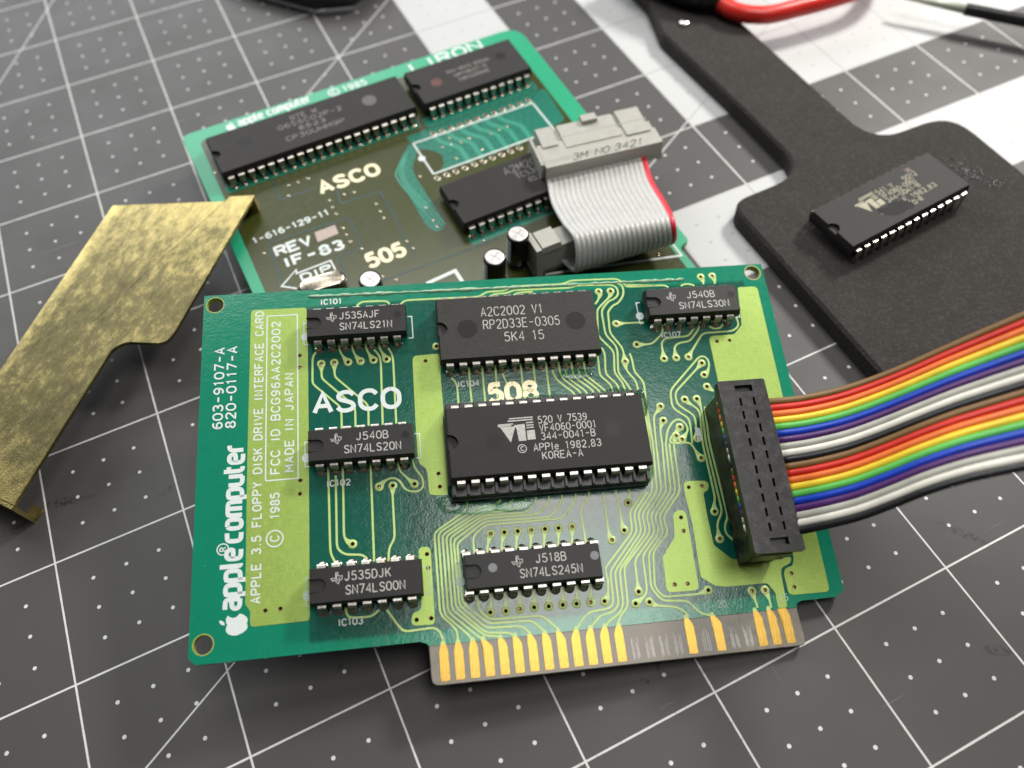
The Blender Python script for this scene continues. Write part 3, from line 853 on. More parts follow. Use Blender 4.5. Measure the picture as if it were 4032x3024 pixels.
# ------------------------------------------------------------------ the cutting mat
mb = MB()
mb.prism(rounded([(-160, -190), (430, -190), (430, 470), (-160, 470)], 12, True), -3.0, 0.0, M['mat'], inset=0.4)
o = mb.build('cutting_mat')
tag(o, 'grey cutting mat printed with white inch lines, dots and white bands', None, kind='structure')

# ------------------------------------------------------------------ chips in dual in-line packages


def dip_body(parent, name, length, width, z0, zt, m, slot, slot_len, slot_depth, loc=(0, 0, 0), ends=0.25):
    """moulded body: tapered above and below the parting line, a U-shaped slot in the top at the pin 1 end"""
    A, B = length / 2, width / 2
    a, b = A - ends, B - 0.32
    zm = (z0 + zt) / 2
    vs, fs = [], []

    def V(*p):
        vs.append(p)
        return len(vs) - 1
    bot = [V(-a, -b, z0), V(a, -b, z0), V(a, b, z0), V(-a, b, z0)]
    mid = [V(-A, -B, zm), V(A, -B, zm), V(A, B, zm), V(-A, B, zm)]
    top = [V(-a, -b, zt), V(a, -b, zt), V(a, b, zt), V(-a, b, zt)]
    zf = zt - slot_depth
    xf = -a - (A - a) * slot_depth / (zt - zm)
    cx = -a + slot_len - slot
    arc = [(cx + slot * math.cos(t), slot * math.sin(t)) for t in [math.pi / 2 - math.pi * k / 8 for k in range(9)]]
    tu = [V(-a, slot, zt)] + [V(p[0], p[1], zt) for p in arc] + [V(-a, -slot, zt)]
    fu = [V(xf, slot, zf)] + [V(p[0], p[1], zf) for p in arc] + [V(xf, -slot, zf)]
    fs.append(tuple(reversed(bot)))
    for i in range(4):
        j = (i + 1) % 4
        fs.append((bot[i], bot[j], mid[j], mid[i]))
        if i != 3:
            fs.append((mid[i], mid[j], top[j], top[i]))
    fs.append((mid[3], mid[0], top[0], tu[-1], fu[-1], fu[0], tu[0], top[3]))
    # the top face in three strips so the concave outline stays clean
    half = len(arc) // 2
    fs.append(tuple([top[0], top[1], tu[half + 1]] + tu[half + 2:]))
    fs.append((top[1], top[2], tu[half + 1]))
    fs.append(tuple([top[2], top[3]] + tu[:half + 2]))
    for k in range(len(tu) - 1):
        fs.append((tu[k], tu[k + 1], fu[k + 1], fu[k]))
    fs.append(tuple(reversed(fu)))
    mb = MB()
    mb.add(vs, fs, m)
    o = mb.build(name, parent, loc)
    bv = o.modifiers.new('edge', 'BEVEL')
    bv.width = 0.09 * S
    bv.segments = 2
    bv.limit_method = 'ANGLE'
    bv.angle_limit = math.radians(25)
    return o


def pin_mesh(zm, reach, z_end, m, wide_to=1.1, half=0.72):
    """lead: shoulder out of the body, bend, wide blade, narrow foot. Origin over the pad, body towards +y"""
    t = 0.25
    sec = [((reach, zm), (0, 1), half), ((0.22, zm), (0, 1), half), ((0.06, zm - 0.10), (-0.7, 0.7), half), ((0.0, zm - 0.30), (-1, 0), half),
           ((0.0, wide_to), (-1, 0), half), ((0.0, wide_to - 0.35), (-1, 0), 0.27), ((0.0, z_end), (-1, 0), 0.24)]
    vs, fs = [], []
    for (y, z), (ny, nz), h in sec:
        for s in (-1, 1):
            vs.append((s * h, y + ny * t / 2, z + nz * t / 2))
        for s in (1, -1):
            vs.append((s * h, y - ny * t / 2, z - nz * t / 2))
    for i in range(len(sec) - 1):
        for k in range(4):
            j = (k + 1) % 4
            fs.append((i * 4 + k, i * 4 + j, (i + 1) * 4 + j, (i + 1) * 4 + k))
    fs.append((3, 2, 1, 0))
    e = (len(sec) - 1) * 4
    fs.append((e, e + 1, e + 2, e + 3))
    mb = MB()
    mb.add(vs, fs, m)
    return mb.mesh('pin')


PIN_LOW = pin_mesh(2.55, 0.95, -2.2, M['tin'])
PIN_SOCKET = pin_mesh(1.75, 0.95, -2.0, M['tin'], wide_to=-0.6)
PIN_FREE = pin_mesh(2.55, 0.95, -1.2, M['tin'], wide_to=0.9)


def put_pins(chip, npins, row, mesh, z=0.0):
    half = npins // 2
    x0 = -(half - 1) * 1.27
    for i in range(half):
        new_obj('pin', mesh, chip, (x0 + 2.54 * i, -row / 2, z))
    for i in range(half):
        new_obj('pin', mesh, chip, (x0 + 2.54 * i, row / 2, z), math.pi)


def disc(parent, name, x, y, r, z, m, n=28):
    mb = MB()
    mb.lathe([(r, z - 0.05), (r, z + 0.004), (r - 0.07, z + 0.012), (r - 0.12, z + 0.006), (0.02, z + 0.006)], m, n, (x, y, 0))
    return mb.build(name, parent)


TEXAS = [(-0.15, 1.0), (0.25, 1.0), (0.25, 0.45), (0.75, 0.3), (1.0, 0.35), (1.0, -0.15), (0.75, -0.35), (0.4, -0.55), (0.35, -1.0), (0.05, -0.85),
         (-0.2, -0.45), (-0.5, -0.3), (-0.7, -0.5), (-1.0, 0.0), (-0.15, 0.0)]


def texas_mark(mb, x, y, s, z, m):
    p = [(x + a * s, y + b * s) for a, b in TEXAS]
    mb.strip(p + p[:1], 0.13, z, z, m)
    mb.strip([(x - 0.25 * s, y + 0.35 * s), (x + 0.05 * s, y + 0.35 * s)], 0.13, z, z + 0.002, m)
    mb.strip([(x + 0.02 * s, y + 0.75 * s), (x - 0.05 * s, y - 0.2 * s), (x + 0.2 * s, y - 0.45 * s)], 0.16, z, z + 0.004, m)
    mb.strip([(x + 0.5 * s, y + 0.1 * s), (x + 0.45 * s, y - 0.35 * s)], 0.16, z, z + 0.003, m)


def logic_chip(board, cx, cy, npins, l1, l2, logo_x, mark, marks=(), h=1.45):
    """l1 / l2: (string, x0, x1) measured from the left end of the body"""
    ln = {14: 19.3, 20: 24.2}[npins]
    body = dip_body(board, 'integrated_circuit', ln, 6.45, 0.75, 4.05, M['chip'], 1.15, 2.75, 0.45, (cx, cy, 0))
    put_pins(body, npins, 7.62, PIN_LOW)
    x0 = -ln / 2
    mb = MB()
    z = 4.062
    text(mb, l1[0], x0 + l1[1], 0.42, h, l1[2] - l1[1], 0.20, z, mark)
    text(mb, l2[0], x0 + l2[1], -1.90, h, l2[2] - l2[1], 0.20, z, mark)
    texas_mark(mb, x0 + logo_x, 0.95, 0.95, z, mark)
    mb.build('printed_marking', body)
    mb = MB()
    us = [(x0 + 0.2, 1.2), (x0 + 1.75, 1.2)] + [(x0 + 1.75 + 1.2 * math.sin(math.pi * k / 8), 1.2 * math.cos(math.pi * k / 8)) for k in range(1, 8)] + [(x0 + 1.75, -1.2), (x0 + 0.2, -1.2)]
    mb.strip(us, 0.16, 0, 4.056, M['chip_smooth'])
    mb.build('notch_groove', body)
    for (mx, my, r, mm) in marks:
        disc(body, 'ejector_mark', x0 + mx, my, r, 4.05, mm)
    return body


def copyright_ring(mb, x, y, r, h, stroke, z, m, ch='C', ang=0.0):
    ring(mb, x, y, r, stroke, z, m)
    w = h * 0.6
    ca, sa = math.cos(ang), math.sin(ang)
    text(mb, ch, x - (w / 2) * ca + (h / 2) * sa, y - (w / 2) * sa - (h / 2) * ca, h, w, stroke, z + 0.003, m, ang)


def vlsi_mark(mb, x0, yc, z, m):
    """striped wedge, slab and block mark; x0 is its left end"""
    def quad(pts, k):
        mb.add([(x0 + a * 0.95, yc + b, z + k * 0.001) for a, b in pts], [tuple(range(len(pts)))], m)
    quad([(0.7, 0.15), (2.2, -2.5), (3.4, 0.55), (0.35, 0.55)], 0)
    quad([(3.05, 0.75), (5.2, 0.9), (5.2, -2.35), (3.75, -2.35), (3.55, 0.1)], 1)
    quad([(5.45, -0.45), (7.0, -0.4), (7.0, -2.2), (5.45, -2.25)], 2)
    for k, (a, b, y) in enumerate(((0.1, 3.0, 1.0), (0.0, 2.6, 0.72), (2.3, 6.9, 2.05), (2.0, 6.9, 1.6), (5.5, 6.9, 1.05), (5.5, 6.9, 0.55), (5.5, 6.9, 0.08))):
        mb.strip([(x0 + a * 0.95, yc + y), (x0 + b * 0.95, yc + y + 0.03)], 0.24, z, z + 0.004 + k * 0.001, m)


def wide_chip(parent, name, npins, cx, cy, m, zt=4.05, z0=0.75, ln=None):
    ln = ln or (npins // 2 * 2.54 + 1.35)
    return dip_body(parent, name, ln, 13.75, z0, zt, m, 1.55, 1.75, 0.75, (cx, cy, 0))


# ------------------------------------------------------------------ the interface card in front
F_MAT = Matrix(((0.943601, 0.330352, 0.022032, 0.0602146), (-0.319597, 0.926217, -0.199948, -0.0304393), (-0.08646, 0.18163, 0.979559, 0.0074090), (0, 0, 0, 1)))


def at_card(o, x, y, z):
    o.matrix_world = F_MAT @ Matrix.Translation((x * S, y * S, z * S))
    return o


card = empty('interface_card', 'long green floppy drive interface card with gold edge contacts leaning on the card behind', 'circuit board')
at_card(card, 0, 0, 0)

HOLE_R = 0.32
rs0 = random.Random(11)
holes = [circle(x, y, HOLE_R, 10) for x, y in VIAS + POUR_HOLES]
mount = [circle(-40.05, 74.65, 1.62, 28), circle(71.0, 74.85, 1.62, 28), circle(-39.9, 9.9, 1.62, 28)]
outline = [(-42.25, 7.9), (-41.0, 6.75), (-3.9, 6.75), (-2.75, 6.3), (-2.45, 5.9), (63.35, 5.9), (63.6, 6.6), (64.4, 6.95), (71.3, 7.0), (72.9, 8.3), (73.35, 76.9), (-42.25, 76.85)]
board = sheet_with_holes('board', outline, mount + holes, -1.6, 0.0, [M['mask']], card)
tongue = MB()
tp = rounded([(-2.45, 5.895), (-2.35, -0.62), (63.55, -0.62), (63.35, 5.895)], [0.01, 1.3, 1.1, 0.01], True)
tongue.prism(tp, -1.6, 0.0, M['fr4'], inset=0.12)
tongue.build('edge_tongue', card)
for (mx, my) in ((-40.05, 74.65), (71.0, 74.85), (-39.9, 9.9)):
    mb = MB()
    mb.lathe([(1.60, -1.58), (1.60, 0.006), (1.72, 0.010), (1.80, 0.004)], M['hole_rim'], 28, (mx, my, 0), close=False)
    mb.build('hole_rim', card)

# copper areas under the lacquer
for k, pts in POURS.items():
    inside = []
    for x, y in POUR_HOLES:
        n = len(pts)
        odd = False
        for i in range(n):
            (xa, ya), (xb, yb) = pts[i], pts[(i + 1) % n]
            if (ya > y) != (yb > y) and x < (xb - xa) * (y - ya) / (yb - ya) + xa:
                odd = not odd
        if odd:
            inside.append(circle(x, y, HOLE_R + 0.02, 10))
    sheet_with_holes('copper_area', rounded(pts, 0.45, True), inside, -0.05, 0.045, [M['pour']], card)

# traces; where one meets a via it swells into a teardrop
for pts in TRACES:
    q = rounded(pts, 0.9)
    w = [0.31] * len(q)

    def swell(q, w):
        e = Vector(q[0])
        if min((e - Vector(v)).length for v in VIAS) < 0.25:
            out, ow, done = [], [], 0.0
            # resample the first 2 mm
            path = [Vector(p) for p in q]
            acc = [0.0]
            for i in range(1, len(path)):
                acc.append(acc[-1] + (path[i] - path[i - 1]).length)
            for d in (0.42, 0.8, 1.25, 1.8):
                if d >= acc[-1] * 0.8:
                    break
                i = next(k for k in range(1, len(acc)) if acc[k] >= d)
                t = (d - acc[i - 1]) / max(acc[i] - acc[i - 1], 1e-6)
                p = path[i - 1].lerp(path[i], t)
                out.append((p.x, p.y))
                ow.append({0.42: 1.12, 0.8: 0.92, 1.25: 0.60, 1.8: 0.34}[d])
                done = d
            for i in range(1, len(path)):
                if acc[i] > done + 0.05:
                    out.append(q[i])
                    ow.append(w[i])
            return out, ow
        return q, w
    q, w = swell(q, w)
    q, w = swell(q[::-1], w[::-1])
    if len(q) < 2:
        continue
    mb = MB()
    mb.strip(q, w, -0.02, 0.05, M['trace'], edge=0.07)
    mb.build('trace', card)

# vias: lacquered land, plated barrel
vm = {}
for key, fill in (('open', False), ('gold', True)):
    mb = MB()
    mb.lathe([(0.86, -0.02), (0.78, 0.058), (0.42, 0.062)], M['trace'], 16, close=False)
    mb.lathe([(0.42, 0.062), (0.37, 0.072), (0.31, 0.055), (0.31, -1.62)], M['hole_gold'], 16, close=False)
    if fill:
        mb.lathe([(0.309, -0.28), (0.18, -0.20), (0.03, -0.16)], M['solder'], 12)
    vm[key] = mb.mesh('via', True)
for i, (x, y) in enumerate(VIAS):
    new_obj('via', vm['gold' if random.random() < 0.35 else 'open'], card, (x, y, 0))
vh = {}
for key, fill in (('open', False), ('gold', True)):
    mb = MB()
    mb.lathe([(0.43, 0.050), (0.36, 0.066), (0.31, 0.05), (0.31, -1.62)], M['hole_gold'], 14, close=False)
    if fill:
        mb.lathe([(0.309, -0.28), (0.18, -0.20), (0.03, -0.16)], M['solder'], 12)
    vh[key] = mb.mesh('via', True)
for i, (x, y) in enumerate(POUR_HOLES):
    new_obj('via', vh['gold' if random.random() < 0.4 else 'open'], card, (x, y, 0))

# a ridge of lacquer along the top edge, painted pale for its glare
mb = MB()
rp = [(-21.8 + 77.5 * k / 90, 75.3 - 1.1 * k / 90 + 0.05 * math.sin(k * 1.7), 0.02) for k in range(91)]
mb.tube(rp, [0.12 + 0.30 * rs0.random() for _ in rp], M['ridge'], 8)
mb.build('lacquer_ridge_glare', card, smooth=True)

# glossy flux left round the reworked socket
rf = random.Random(3)
for (cx, cy, rx, ry) in ((3.2, 30.6, 2.6, 2.0), (7.5, 29.2, 4.4, 1.5), (14.5, 29.0, 4.0, 1.3), (41.6, 47.0, 1.5, 3.2), (37.0, 49.4, 4.5, 1.3), (22.0, 49.6, 6.0, 0.9), (40.8, 34.0, 1.1, 3.0), (29.5, 54.2, 3.4, 1.2)):
    n = 26
    rad = [1.0 + rf.uniform(-0.28, 0.22) for _ in range(n)]
    rad = [(rad[i - 1] + rad[i] + rad[(i + 1) % n]) / 3 for i in range(n)]
    vs, fs = [], []
    for k, (q, z) in enumerate(((1.0, 0.004), (0.9, 0.075), (0.6, 0.115), (0.25, 0.13))):
        for i in range(n):
            t_ = 2 * math.pi * i / n
            vs.append((cx + rx * q * rad[i] * math.cos(t_), cy + ry * q * rad[i] * math.sin(t_), z))
        if k:
            for i in range(n):
                j = (i + 1) % n
                fs.append(((k - 1) * n + i, (k - 1) * n + j, k * n + j, k * n + i))
    fs.append(tuple(range(3 * n, 4 * n)))
    mb = MB()
    mb.add(vs, fs, M['flux'])
    mb.build('flux_residue', card, smooth=True)

# gold contacts of the edge connector
LEAN = {1: 0, 2: 0, 3: 0, 4: -0.75, 5: -0.3, 6: -0.3, 7: -0.3, 8: -0.2, 9: -0.35, 10: 0.25, 11: 0.25, 12: 0.25, 13: 0.2, 18: -0.3, 20: -0.6, 23: -0.3, 24: -0.3, 25: -0.5}
for i in list(range(1, 14)) + [18, 20, 23, 24, 25]:
    l = LEAN[i]
    top = 6.0
    wn = 0.42 if i != 25 else 0.8
    pts = [(-0.80, -0.02), (0.80, -0.02), (0.80, 4.75), (l + wn, top), (l - wn, top), (-0.80, 4.75)]
    mb = MB()
    mb.prism(rounded(pts, [0.02, 0.02, 0.5, 0.02, 0.02, 0.5], True), -0.03, 0.045, M['gold'], inset=0.02)
    mb.build('gold_contact', card, ((i - 1) * 2.54, 0, 0))
    if i != 25:
        mb = MB()
        mb.strip([(l, 5.98), (l, 6.6)], [2 * wn, 0.45], -0.02, 0.044, M['trace'], edge=0.05)
        mb.build('contact_lead', card, ((i - 1) * 2.54, 0, 0))

# scrapes left by the slot springs where contacts are missing
rs = random.Random(4)
for i in (14, 15, 16, 17, 19, 21, 22):
    mb = MB()
    k = 0
    for dx in (-0.42, 0.42):
        for q in range(7):
            x = dx + rs.uniform(-0.26, 0.26)
            y0, y1 = rs.uniform(0.0, 0.5), rs.uniform(2.2, 3.9)
            mb.strip([(x + 0.35 * (0.5 - rs.random() * 0.3), y0), (x + 0.02, y1)], rs.uniform(0.05, 0.13), 0, 0.006 + 0.001 * k, M['fibre'])
            k += 1
        for q in range(5):
            y = rs.uniform(0.2, 2.6)
            mb.strip([(dx - 0.3, y), (dx + rs.uniform(0.1, 0.5), y + rs.uniform(-0.05, 0.05))], 0.05, 0, 0.006 + 0.001 * k, M['fibre'])
            k += 1
    mb.build('scrape_mark', card, ((i - 1) * 2.54, 0, 0))

# solder joints
mb = MB()
mb.lathe([(0.98, -0.02), (0.90, 0.07), (0.62, 0.16), (0.42, 0.42), (0.30, 0.85), (0.10, 0.9)], M['solder'], 14)
JOINT = mb.mesh('solder_joint', True)
CHIPS = [('a', -12.25, 67.2, 14, 7.62), ('b', -12.25, 42.2, 14, 7.62), ('c', -12.3, 17.15, 14, 7.62), ('d', 19.15, 64.1, 24, 15.24), ('e', 16.6, 17.05, 20, 7.62), ('f', 55.2, 67.1, 14, 7.62)]
for _, cx, cy, n, row in CHIPS:
    for i in range(n // 2):
        for s in (-1, 1):
            new_obj('solder_joint', JOINT, card, (cx - (n // 2 - 1) * 1.27 + 2.54 * i, cy + s * row / 2, 0), random.random() * 3)

sm, dark = M['mark'], M['chip_smooth']
logic_chip(card, -12.25, 67.2, 14, ('J535AJF', 6.5, 14.1), ('SN74LS21N', 6.5, 16.4), 4.9, sm, [(17.6, 0.75, 0.72, dark)])
logic_chip(card, -12.25, 42.2, 14, ('J540B', 8.9, 14.6), ('SN74LS20N', 6.7, 16.8), 5.2, sm, [(17.8, 0.75, 0.72, dark)])
logic_chip(card, -12.3, 17.15, 14, ('J535DJK', 6.2, 13.9), ('SN74LS00N', 6.3, 16.2), 4.8, sm, [(17.8, 0.75, 0.72, M['chip'])])
logic_chip(card, 16.6, 17.05, 20, ('J518B', 12.6, 17.9), ('SN74LS245N', 9.6, 20.5), 9.3, sm, [(4.95, 0.3, 0.78, M['chip_pale']), (23.0, 0.75, 0.78, M['chip_pale'])])
logic_chip(card, 55.2, 67.1, 14, ('J540B', 8.6, 14.3), ('SN74LS30N', 6.6, 16.9), 5.2, sm, [(17.8, 0.75, 0.72, dark)])

ic = wide_chip(card, 'integrated_circuit', 24, 19.15, 64.1, M['chip_grain'])
put_pins(ic, 24, 15.24, PIN_LOW)
mb = MB()
x0 = -15.9
text(mb, 'A2C2002 V1', x0 + 8.8, 2.2, 1.95, 12.2, 0.19, 4.062, M['mark'])
text(mb, 'RP2D33E-0305', x0 + 9.0, -0.65, 1.95, 15.1, 0.19, 4.062, M['mark'])
text(mb, '5K4 15', x0 + 12.9, -3.55, 1.95, 7.7, 0.19, 4.062, M['mark'])
mb.build('printed_marking', ic)
disc(ic, 'ejector_mark', x0 + 5.8, -0.3, 2.0, 4.05, dark)
disc(ic, 'ejector_mark', x0 + 27.3, 0.0, 2.0, 4.05, dark)

# the empty-bodied socket of the memory chip: two rails of contacts joined by bars
SX, SY = 21.75, 39.55
sock = MB()
for s in (-1, 1):
    sock.box((0, s * 7.62, 2.0), (36.6, 2.9, 3.2), M['socket'], taper=0.1)
    sock.box((0, s * 8.75, 0.95), (36.6, 0.9, 1.0), M['socket'])
    for i in range(15):
        sock.box((-17.78 + 2.54 * i, s * 7.75, 3.85), (0.55, 2.3, 0.9), M['socket'], taper=0.04)
for x in (-17.7, 0.0, 17.7):
    sock.box((x, 0, 2.0), (2.2, 13.5, 2.2), M['socket'])
sk = sock.build('chip_socket', card, (SX, SY, 0))

# printed legends
Z0 = 0.012
up = math.pi / 2
SK = M['silk']
sil = [
    [('603-9107-A', -37.95, 48.4, 1.7, 16.6, 0.32, up)], [('820-0117-A', -35.6, 48.4, 1.7, 16.7, 0.32, up)],
    [('IC101', -19.5, 73.3, 1.1, 4.1, 0.24)], [('IC102', -19.0, 35.5, 1.1, 4.2, 0.24)], [('IC103', -17.5, 10.7, 1.1, 4.1, 0.24)],
    [('IC104', 6.4, 53.35, 1.1, 4.15, 0.24)], [('IC107', 48.55, 60.95, 1.1, 4.0, 0.24)], [('IC105', 14.5, 28.5, 1.1, 4.1, 0.24)],
]
for it in sil:
    textobj('printed_legend', it, card, SK, 0.058)
textobj('printed_legend', [('IC106', 2.2, 10.75, 1.1, 4.1, 0.15)], card, M['silk_faint'], 0.058)
for s, x in (('6', 12.5), ('11', 25.0), ('18', 43.0), ('20', 49.0), ('25', 60.5)):
    textobj('printed_legend', [(s, x, 7.2, 1.2, 0.8 * len(s), 0.15)], card, M['silk_faint'], 0.058)
textobj('printed_legend', [('ASCO', -21.0, 50.1, 3.9, 16.0, 0.86, 0.0, 1.5)], card, SK, 0.060)
textobj('printed_legend', [('508', 12.4, 49.6, 3.7, 9.2, 1.0, 0.0, 1.7)], card, M['tinned'], 0.064)
textobj('printed_legend', [('APPLE 3.5 FLOPPY DISK DRIVE INTERFACE CARD', -30.65, 15.9, 1.5, 56.6, 0.27, up, 2.0)], card, SK, 0.060)
textobj('printed_legend', [('FCC ID BCG96AA2C2002', -27.45, 38.8, 1.55, 31.2, 0.28, up, 2.0)], card, SK, 0.060)
textobj('printed_legend', [('MADE IN JAPAN', -24.95, 39.0, 1.5, 19.6, 0.28, up, 2.2)], card, SK, 0.060)
mb = MB()
fr = [(-29.95, 37.55), (-24.1, 37.55), (-24.1, 71.4), (-29.95, 71.4)]
for i in range(4):
    a, b = fr[i], fr[(i + 1) % 4]
    mb.strip([a, b], 0.24, 0, 0.060 + 0.002 * i, SK)
mb.build('printed_frame', card)
mb = MB()
copyright_ring(mb, -28.25, 26.8, 1.45, 1.5, 0.24, 0.060, SK, 'C', up)
text(mb, '1985', -27.5, 30.4, 1.5, 4.7, 0.27, 0.060, SK, up)
mb.build('printed_legend', card)
mb = MB()
copyright_ring(mb, -37.15, 25.7, 0.98, 1.0, 0.2, 0.020, SK, 'R', up)
mb.build('printed_legend', card)

# heavy rounded lower-case word mark, running up the left side
LOW = {'a': ('0,3.9 2.4,3.9 3,3.3 3,0;3,2.2 0.9,2.2 0.1,1.6 0.1,0.7 0.9,0.05 3,0.05', 3.0), 'p': ('0,-1.9 0,3.9 2.3,3.9 3,3.2 3,0.8 2.3,0.1 0,0.1', 3.0),
       'l': ('0,5.6 0,0.1 0.8,0.1', 0.9), 'e': ('3,0.05 0.7,0.05 0,0.7 0,3.2 0.7,3.9 2.3,3.9 3,3.2 3,2.1 0.2,2.1', 3.0), 'c': ('2.8,3.9 0.7,3.9 0,3.2 0,0.8 0.7,0.1 2.8,0.1', 2.8),
       'o': ('0.7,3.9 0,3.2 0,0.8 0.7,0.1 2.3,0.1 3,0.8 3,3.2 2.3,3.9 0.7,3.9', 3.0), 'm': ('0,0 0,3.9 4,3.9 4.6,3.3 4.6,0;2.3,3.9 2.3,0', 4.6), 'u': ('0,3.9 0,0.8 0.7,0.1 3,0.1;3,3.9 3,0', 3.0),
       't': ('0.4,5.3 0.4,0.8 1,0.1 2,0.1;0.4,3.9 2,3.9', 2.0), 'r': ('0,0 0,3.2 0.7,3.9 1.9,3.9', 1.9)}


def word_mark(mb, word, x, y, scale, length, stroke, z, m, ang):
    tot = sum(2.6 if ch == ' ' else LOW[ch][1] + 1.45 for ch in word) - 1.45
    kx = length / tot
    ca, sa = math.cos(ang), math.sin(ang)
    cx = 0.0
    nz = 0
    for ch in word:
        if ch == ' ':
            cx += 2.6
            continue
        for st in LOW[ch][0].split(';'):
            pts = [tuple(map(float, q.split(','))) for q in st.split()]
            pts = rounded([((cx + a) * kx, b * scale) for a, b in pts], 0.5, seg=2)
            pts = [(x + a * ca - b * sa, y + a * sa + b * ca) for a, b in pts]
            mb.strip(pts, stroke, z, z + (nz % 5) * 0.0015, m)
            nz += 1
        cx += LOW[ch][1] + 1.45


def fruit_mark(mb, cx, cy, s, z, m, ang):
    """bitten fruit silhouette with its leaf; height about 2 s"""
    ca, sa = math.cos(ang), math.sin(ang)

    def T(a, b):
        return (cx + (a * ca - b * sa) * s, cy + (a * sa + b * ca) * s, z)
    body = [(0.0, 0.62), (0.25, 0.72), (0.52, 0.72), (0.75, 0.58), (0.62, 0.42), (0.52, 0.18), (0.56, -0.05), (0.70, -0.24), (0.84, -0.33), (0.72, -0.62), (0.50, -0.90), (0.28, -1.0), (0.0, -0.93),
            (-0.28, -1.0), (-0.50, -0.90), (-0.72, -0.60), (-0.86, -0.20), (-0.86, 0.15), (-0.72, 0.50), (-0.50, 0.70), (-0.25, 0.72)]
    # fan from a point inside, split so the bite stays open
    vs = [T(-0.15, -0.15)] + [T(*p) for p in body]
    n = len(body)
    mb.add(vs, [(0, 1 + i, 1 + (i + 1) % n) for i in range(n)][::-1], m)
    leaf = [(0.02, 0.80), (0.20, 0.84), (0.38, 1.02), (0.42, 1.28), (0.20, 1.20), (0.04, 1.02)]
    mb.add([T(*p) for p in leaf], [tuple(range(len(leaf)))], m)


mb = MB()
word_mark(mb, 'apple', -34.0, 15.3, 0.64, 10.2, 0.80, 0.016, SK, up)
word_mark(mb, 'computer', -34.0, 27.0, 0.64, 17.9, 0.80, 0.016, SK, up)
mb.build('printed_word', card)
mb = MB()
fruit_mark(mb, -34.75, 12.7, 2.1, 0.022, SK, up)
mb.build('printed_emblem', card)
# outlines and polarity dots beside the chips
for (cx, cy, w) in ((-12.25, 67.2, 9.9), (-12.25, 42.2, 9.9), (-12.3, 17.15, 9.9), (16.6, 17.05, 12.4), (55.2, 67.1, 9.9)):
    mb = MB()
    m = M['silk_faint'] if cy < 30 else SK
    mb.strip([(cx + w - 0.1, cy + 2.2), (cx + w + 0.75, cy + 2.2), (cx + w + 0.75, cy - 2.6), (cx + w - 0.1, cy - 2.6)], 0.2, 0, 0.058, m)
    mb.strip([(cx - w + 0.1, cy + 2.2), (cx - w - 0.7, cy + 2.2), (cx - w - 0.7, cy - 2.6), (cx - w + 0.1, cy - 2.6)], 0.2, 0, 0.0585, m)
    mb.lathe([(0.85, 0.060), (0.02, 0.061)], m, 20, (cx - w - 0.4, cy - 0.9, 0))
    mb.build('printed_outline', card)
textobj('printed_legend', [('IF-68', 39.9, 27.8, 1.5, -10.4 * -1, 0.2, -up)], card, M['silk_faint'], 0.062)

mb = MB()
mb.add([(51.5, 41.4, 0.06), (52.5, 41.0, 0.06), (52.5, 38.6, 0.06), (51.5, 38.2, 0.06)], [(3, 2, 1, 0)], SK)
mb.build('printed_mark', card)

# ------------------------------------------------------------------ memory chip seated in the socket
mem = empty('memory_chip', 'large black memory chip with striped maker mark seated in the socket of the front card', 'chip')
at_card(mem, SX, SY, 4.3)
mbody = wide_chip(mem, 'body', 28, 0, 0, M['chip_dull'], zt=3.15, z0=0.35, ln=36.9)
put_pins(mem, 28, 15.24, PIN_SOCKET)


def memory_marks(parent, z, m, lines, x0=-18.45):
    mb = MB()
    vlsi_mark(mb, x0 + 9.3, 1.6, z, m)
    for s, a, b, y in lines:
        text(mb, s, x0 + a, y, 1.35, b - a, 0.18, z, m)
    copyright_ring(mb, x0 + 13.3, -2.2, 0.75, 0.8, 0.16, z, m)
    mb.build('printed_marking', parent)


memory_marks(mem, 3.162, M['mark'], [('520 V 7539', 16.8, 25.8, 2.35), ('VF4060-0001', 16.9, 27.3, 0.75), ('344-0041-B', 17.0, 26.9, -0.85), ('APPle 1982,83', 15.4, 27.7, -2.85), ('KOREA-A', 16.8, 24.1, -4.5)])
disc(mem, 'ejector_mark', -9.9, -0.5, 1.6, 3.15, M['chip_dull'])
disc(mem, 'ejector_mark', 11.9, 0.1, 1.6, 3.15, M['chip_dull'])

# ------------------------------------------------------------------ rainbow ribbon cable plugged into the card
rain = empty('rainbow_ribbon_cable', 'rainbow coloured twenty wire ribbon cable with black connector on the front card', 'ribbon cable')
at_card(rain, 57.1, 29.6, 0)
mb = MB()
mb.box((0.3, 0, 4.6), (6.4, 30.6, 8.6), M['conn'], taper=0.15)
mb.box((0.2, 15.0, 8.6), (5.6, 1.9, 5.0), M['conn'])
mb.box((0.2, -15.0, 8.6), (5.6, 1.9, 5.0), M['conn'])
mb.build('connector_body', rain)
mb = MB()
mb.box((0.1, 0, 11.45), (8.7, 31.3, 0.9), M['conn'])
mb.build('cover_base', rain)
slots = []
for i in range(10):
    for x in (-0.75, 1.79):
        y = -11.43 + 2.54 * i
        slots.append([(x - 0.22, y - 0.75), (x + 0.22, y - 0.75), (x + 0.22, y + 0.75), (x - 0.22, y + 0.75)])
for y in (13.4, -14.6):
    slots.append([(-1.3, y), (2.0, y), (2.0, y + 1.25), (-1.3, y + 1.25)])
co = [(-4.3, -15.7), (4.5, -15.9), (4.6, 15.7), (-4.3, 15.7)]
cv = sheet_with_holes('cover', rounded(co, 0.4, True), slots, 11.88, 13.0, [M['conn']], rain)
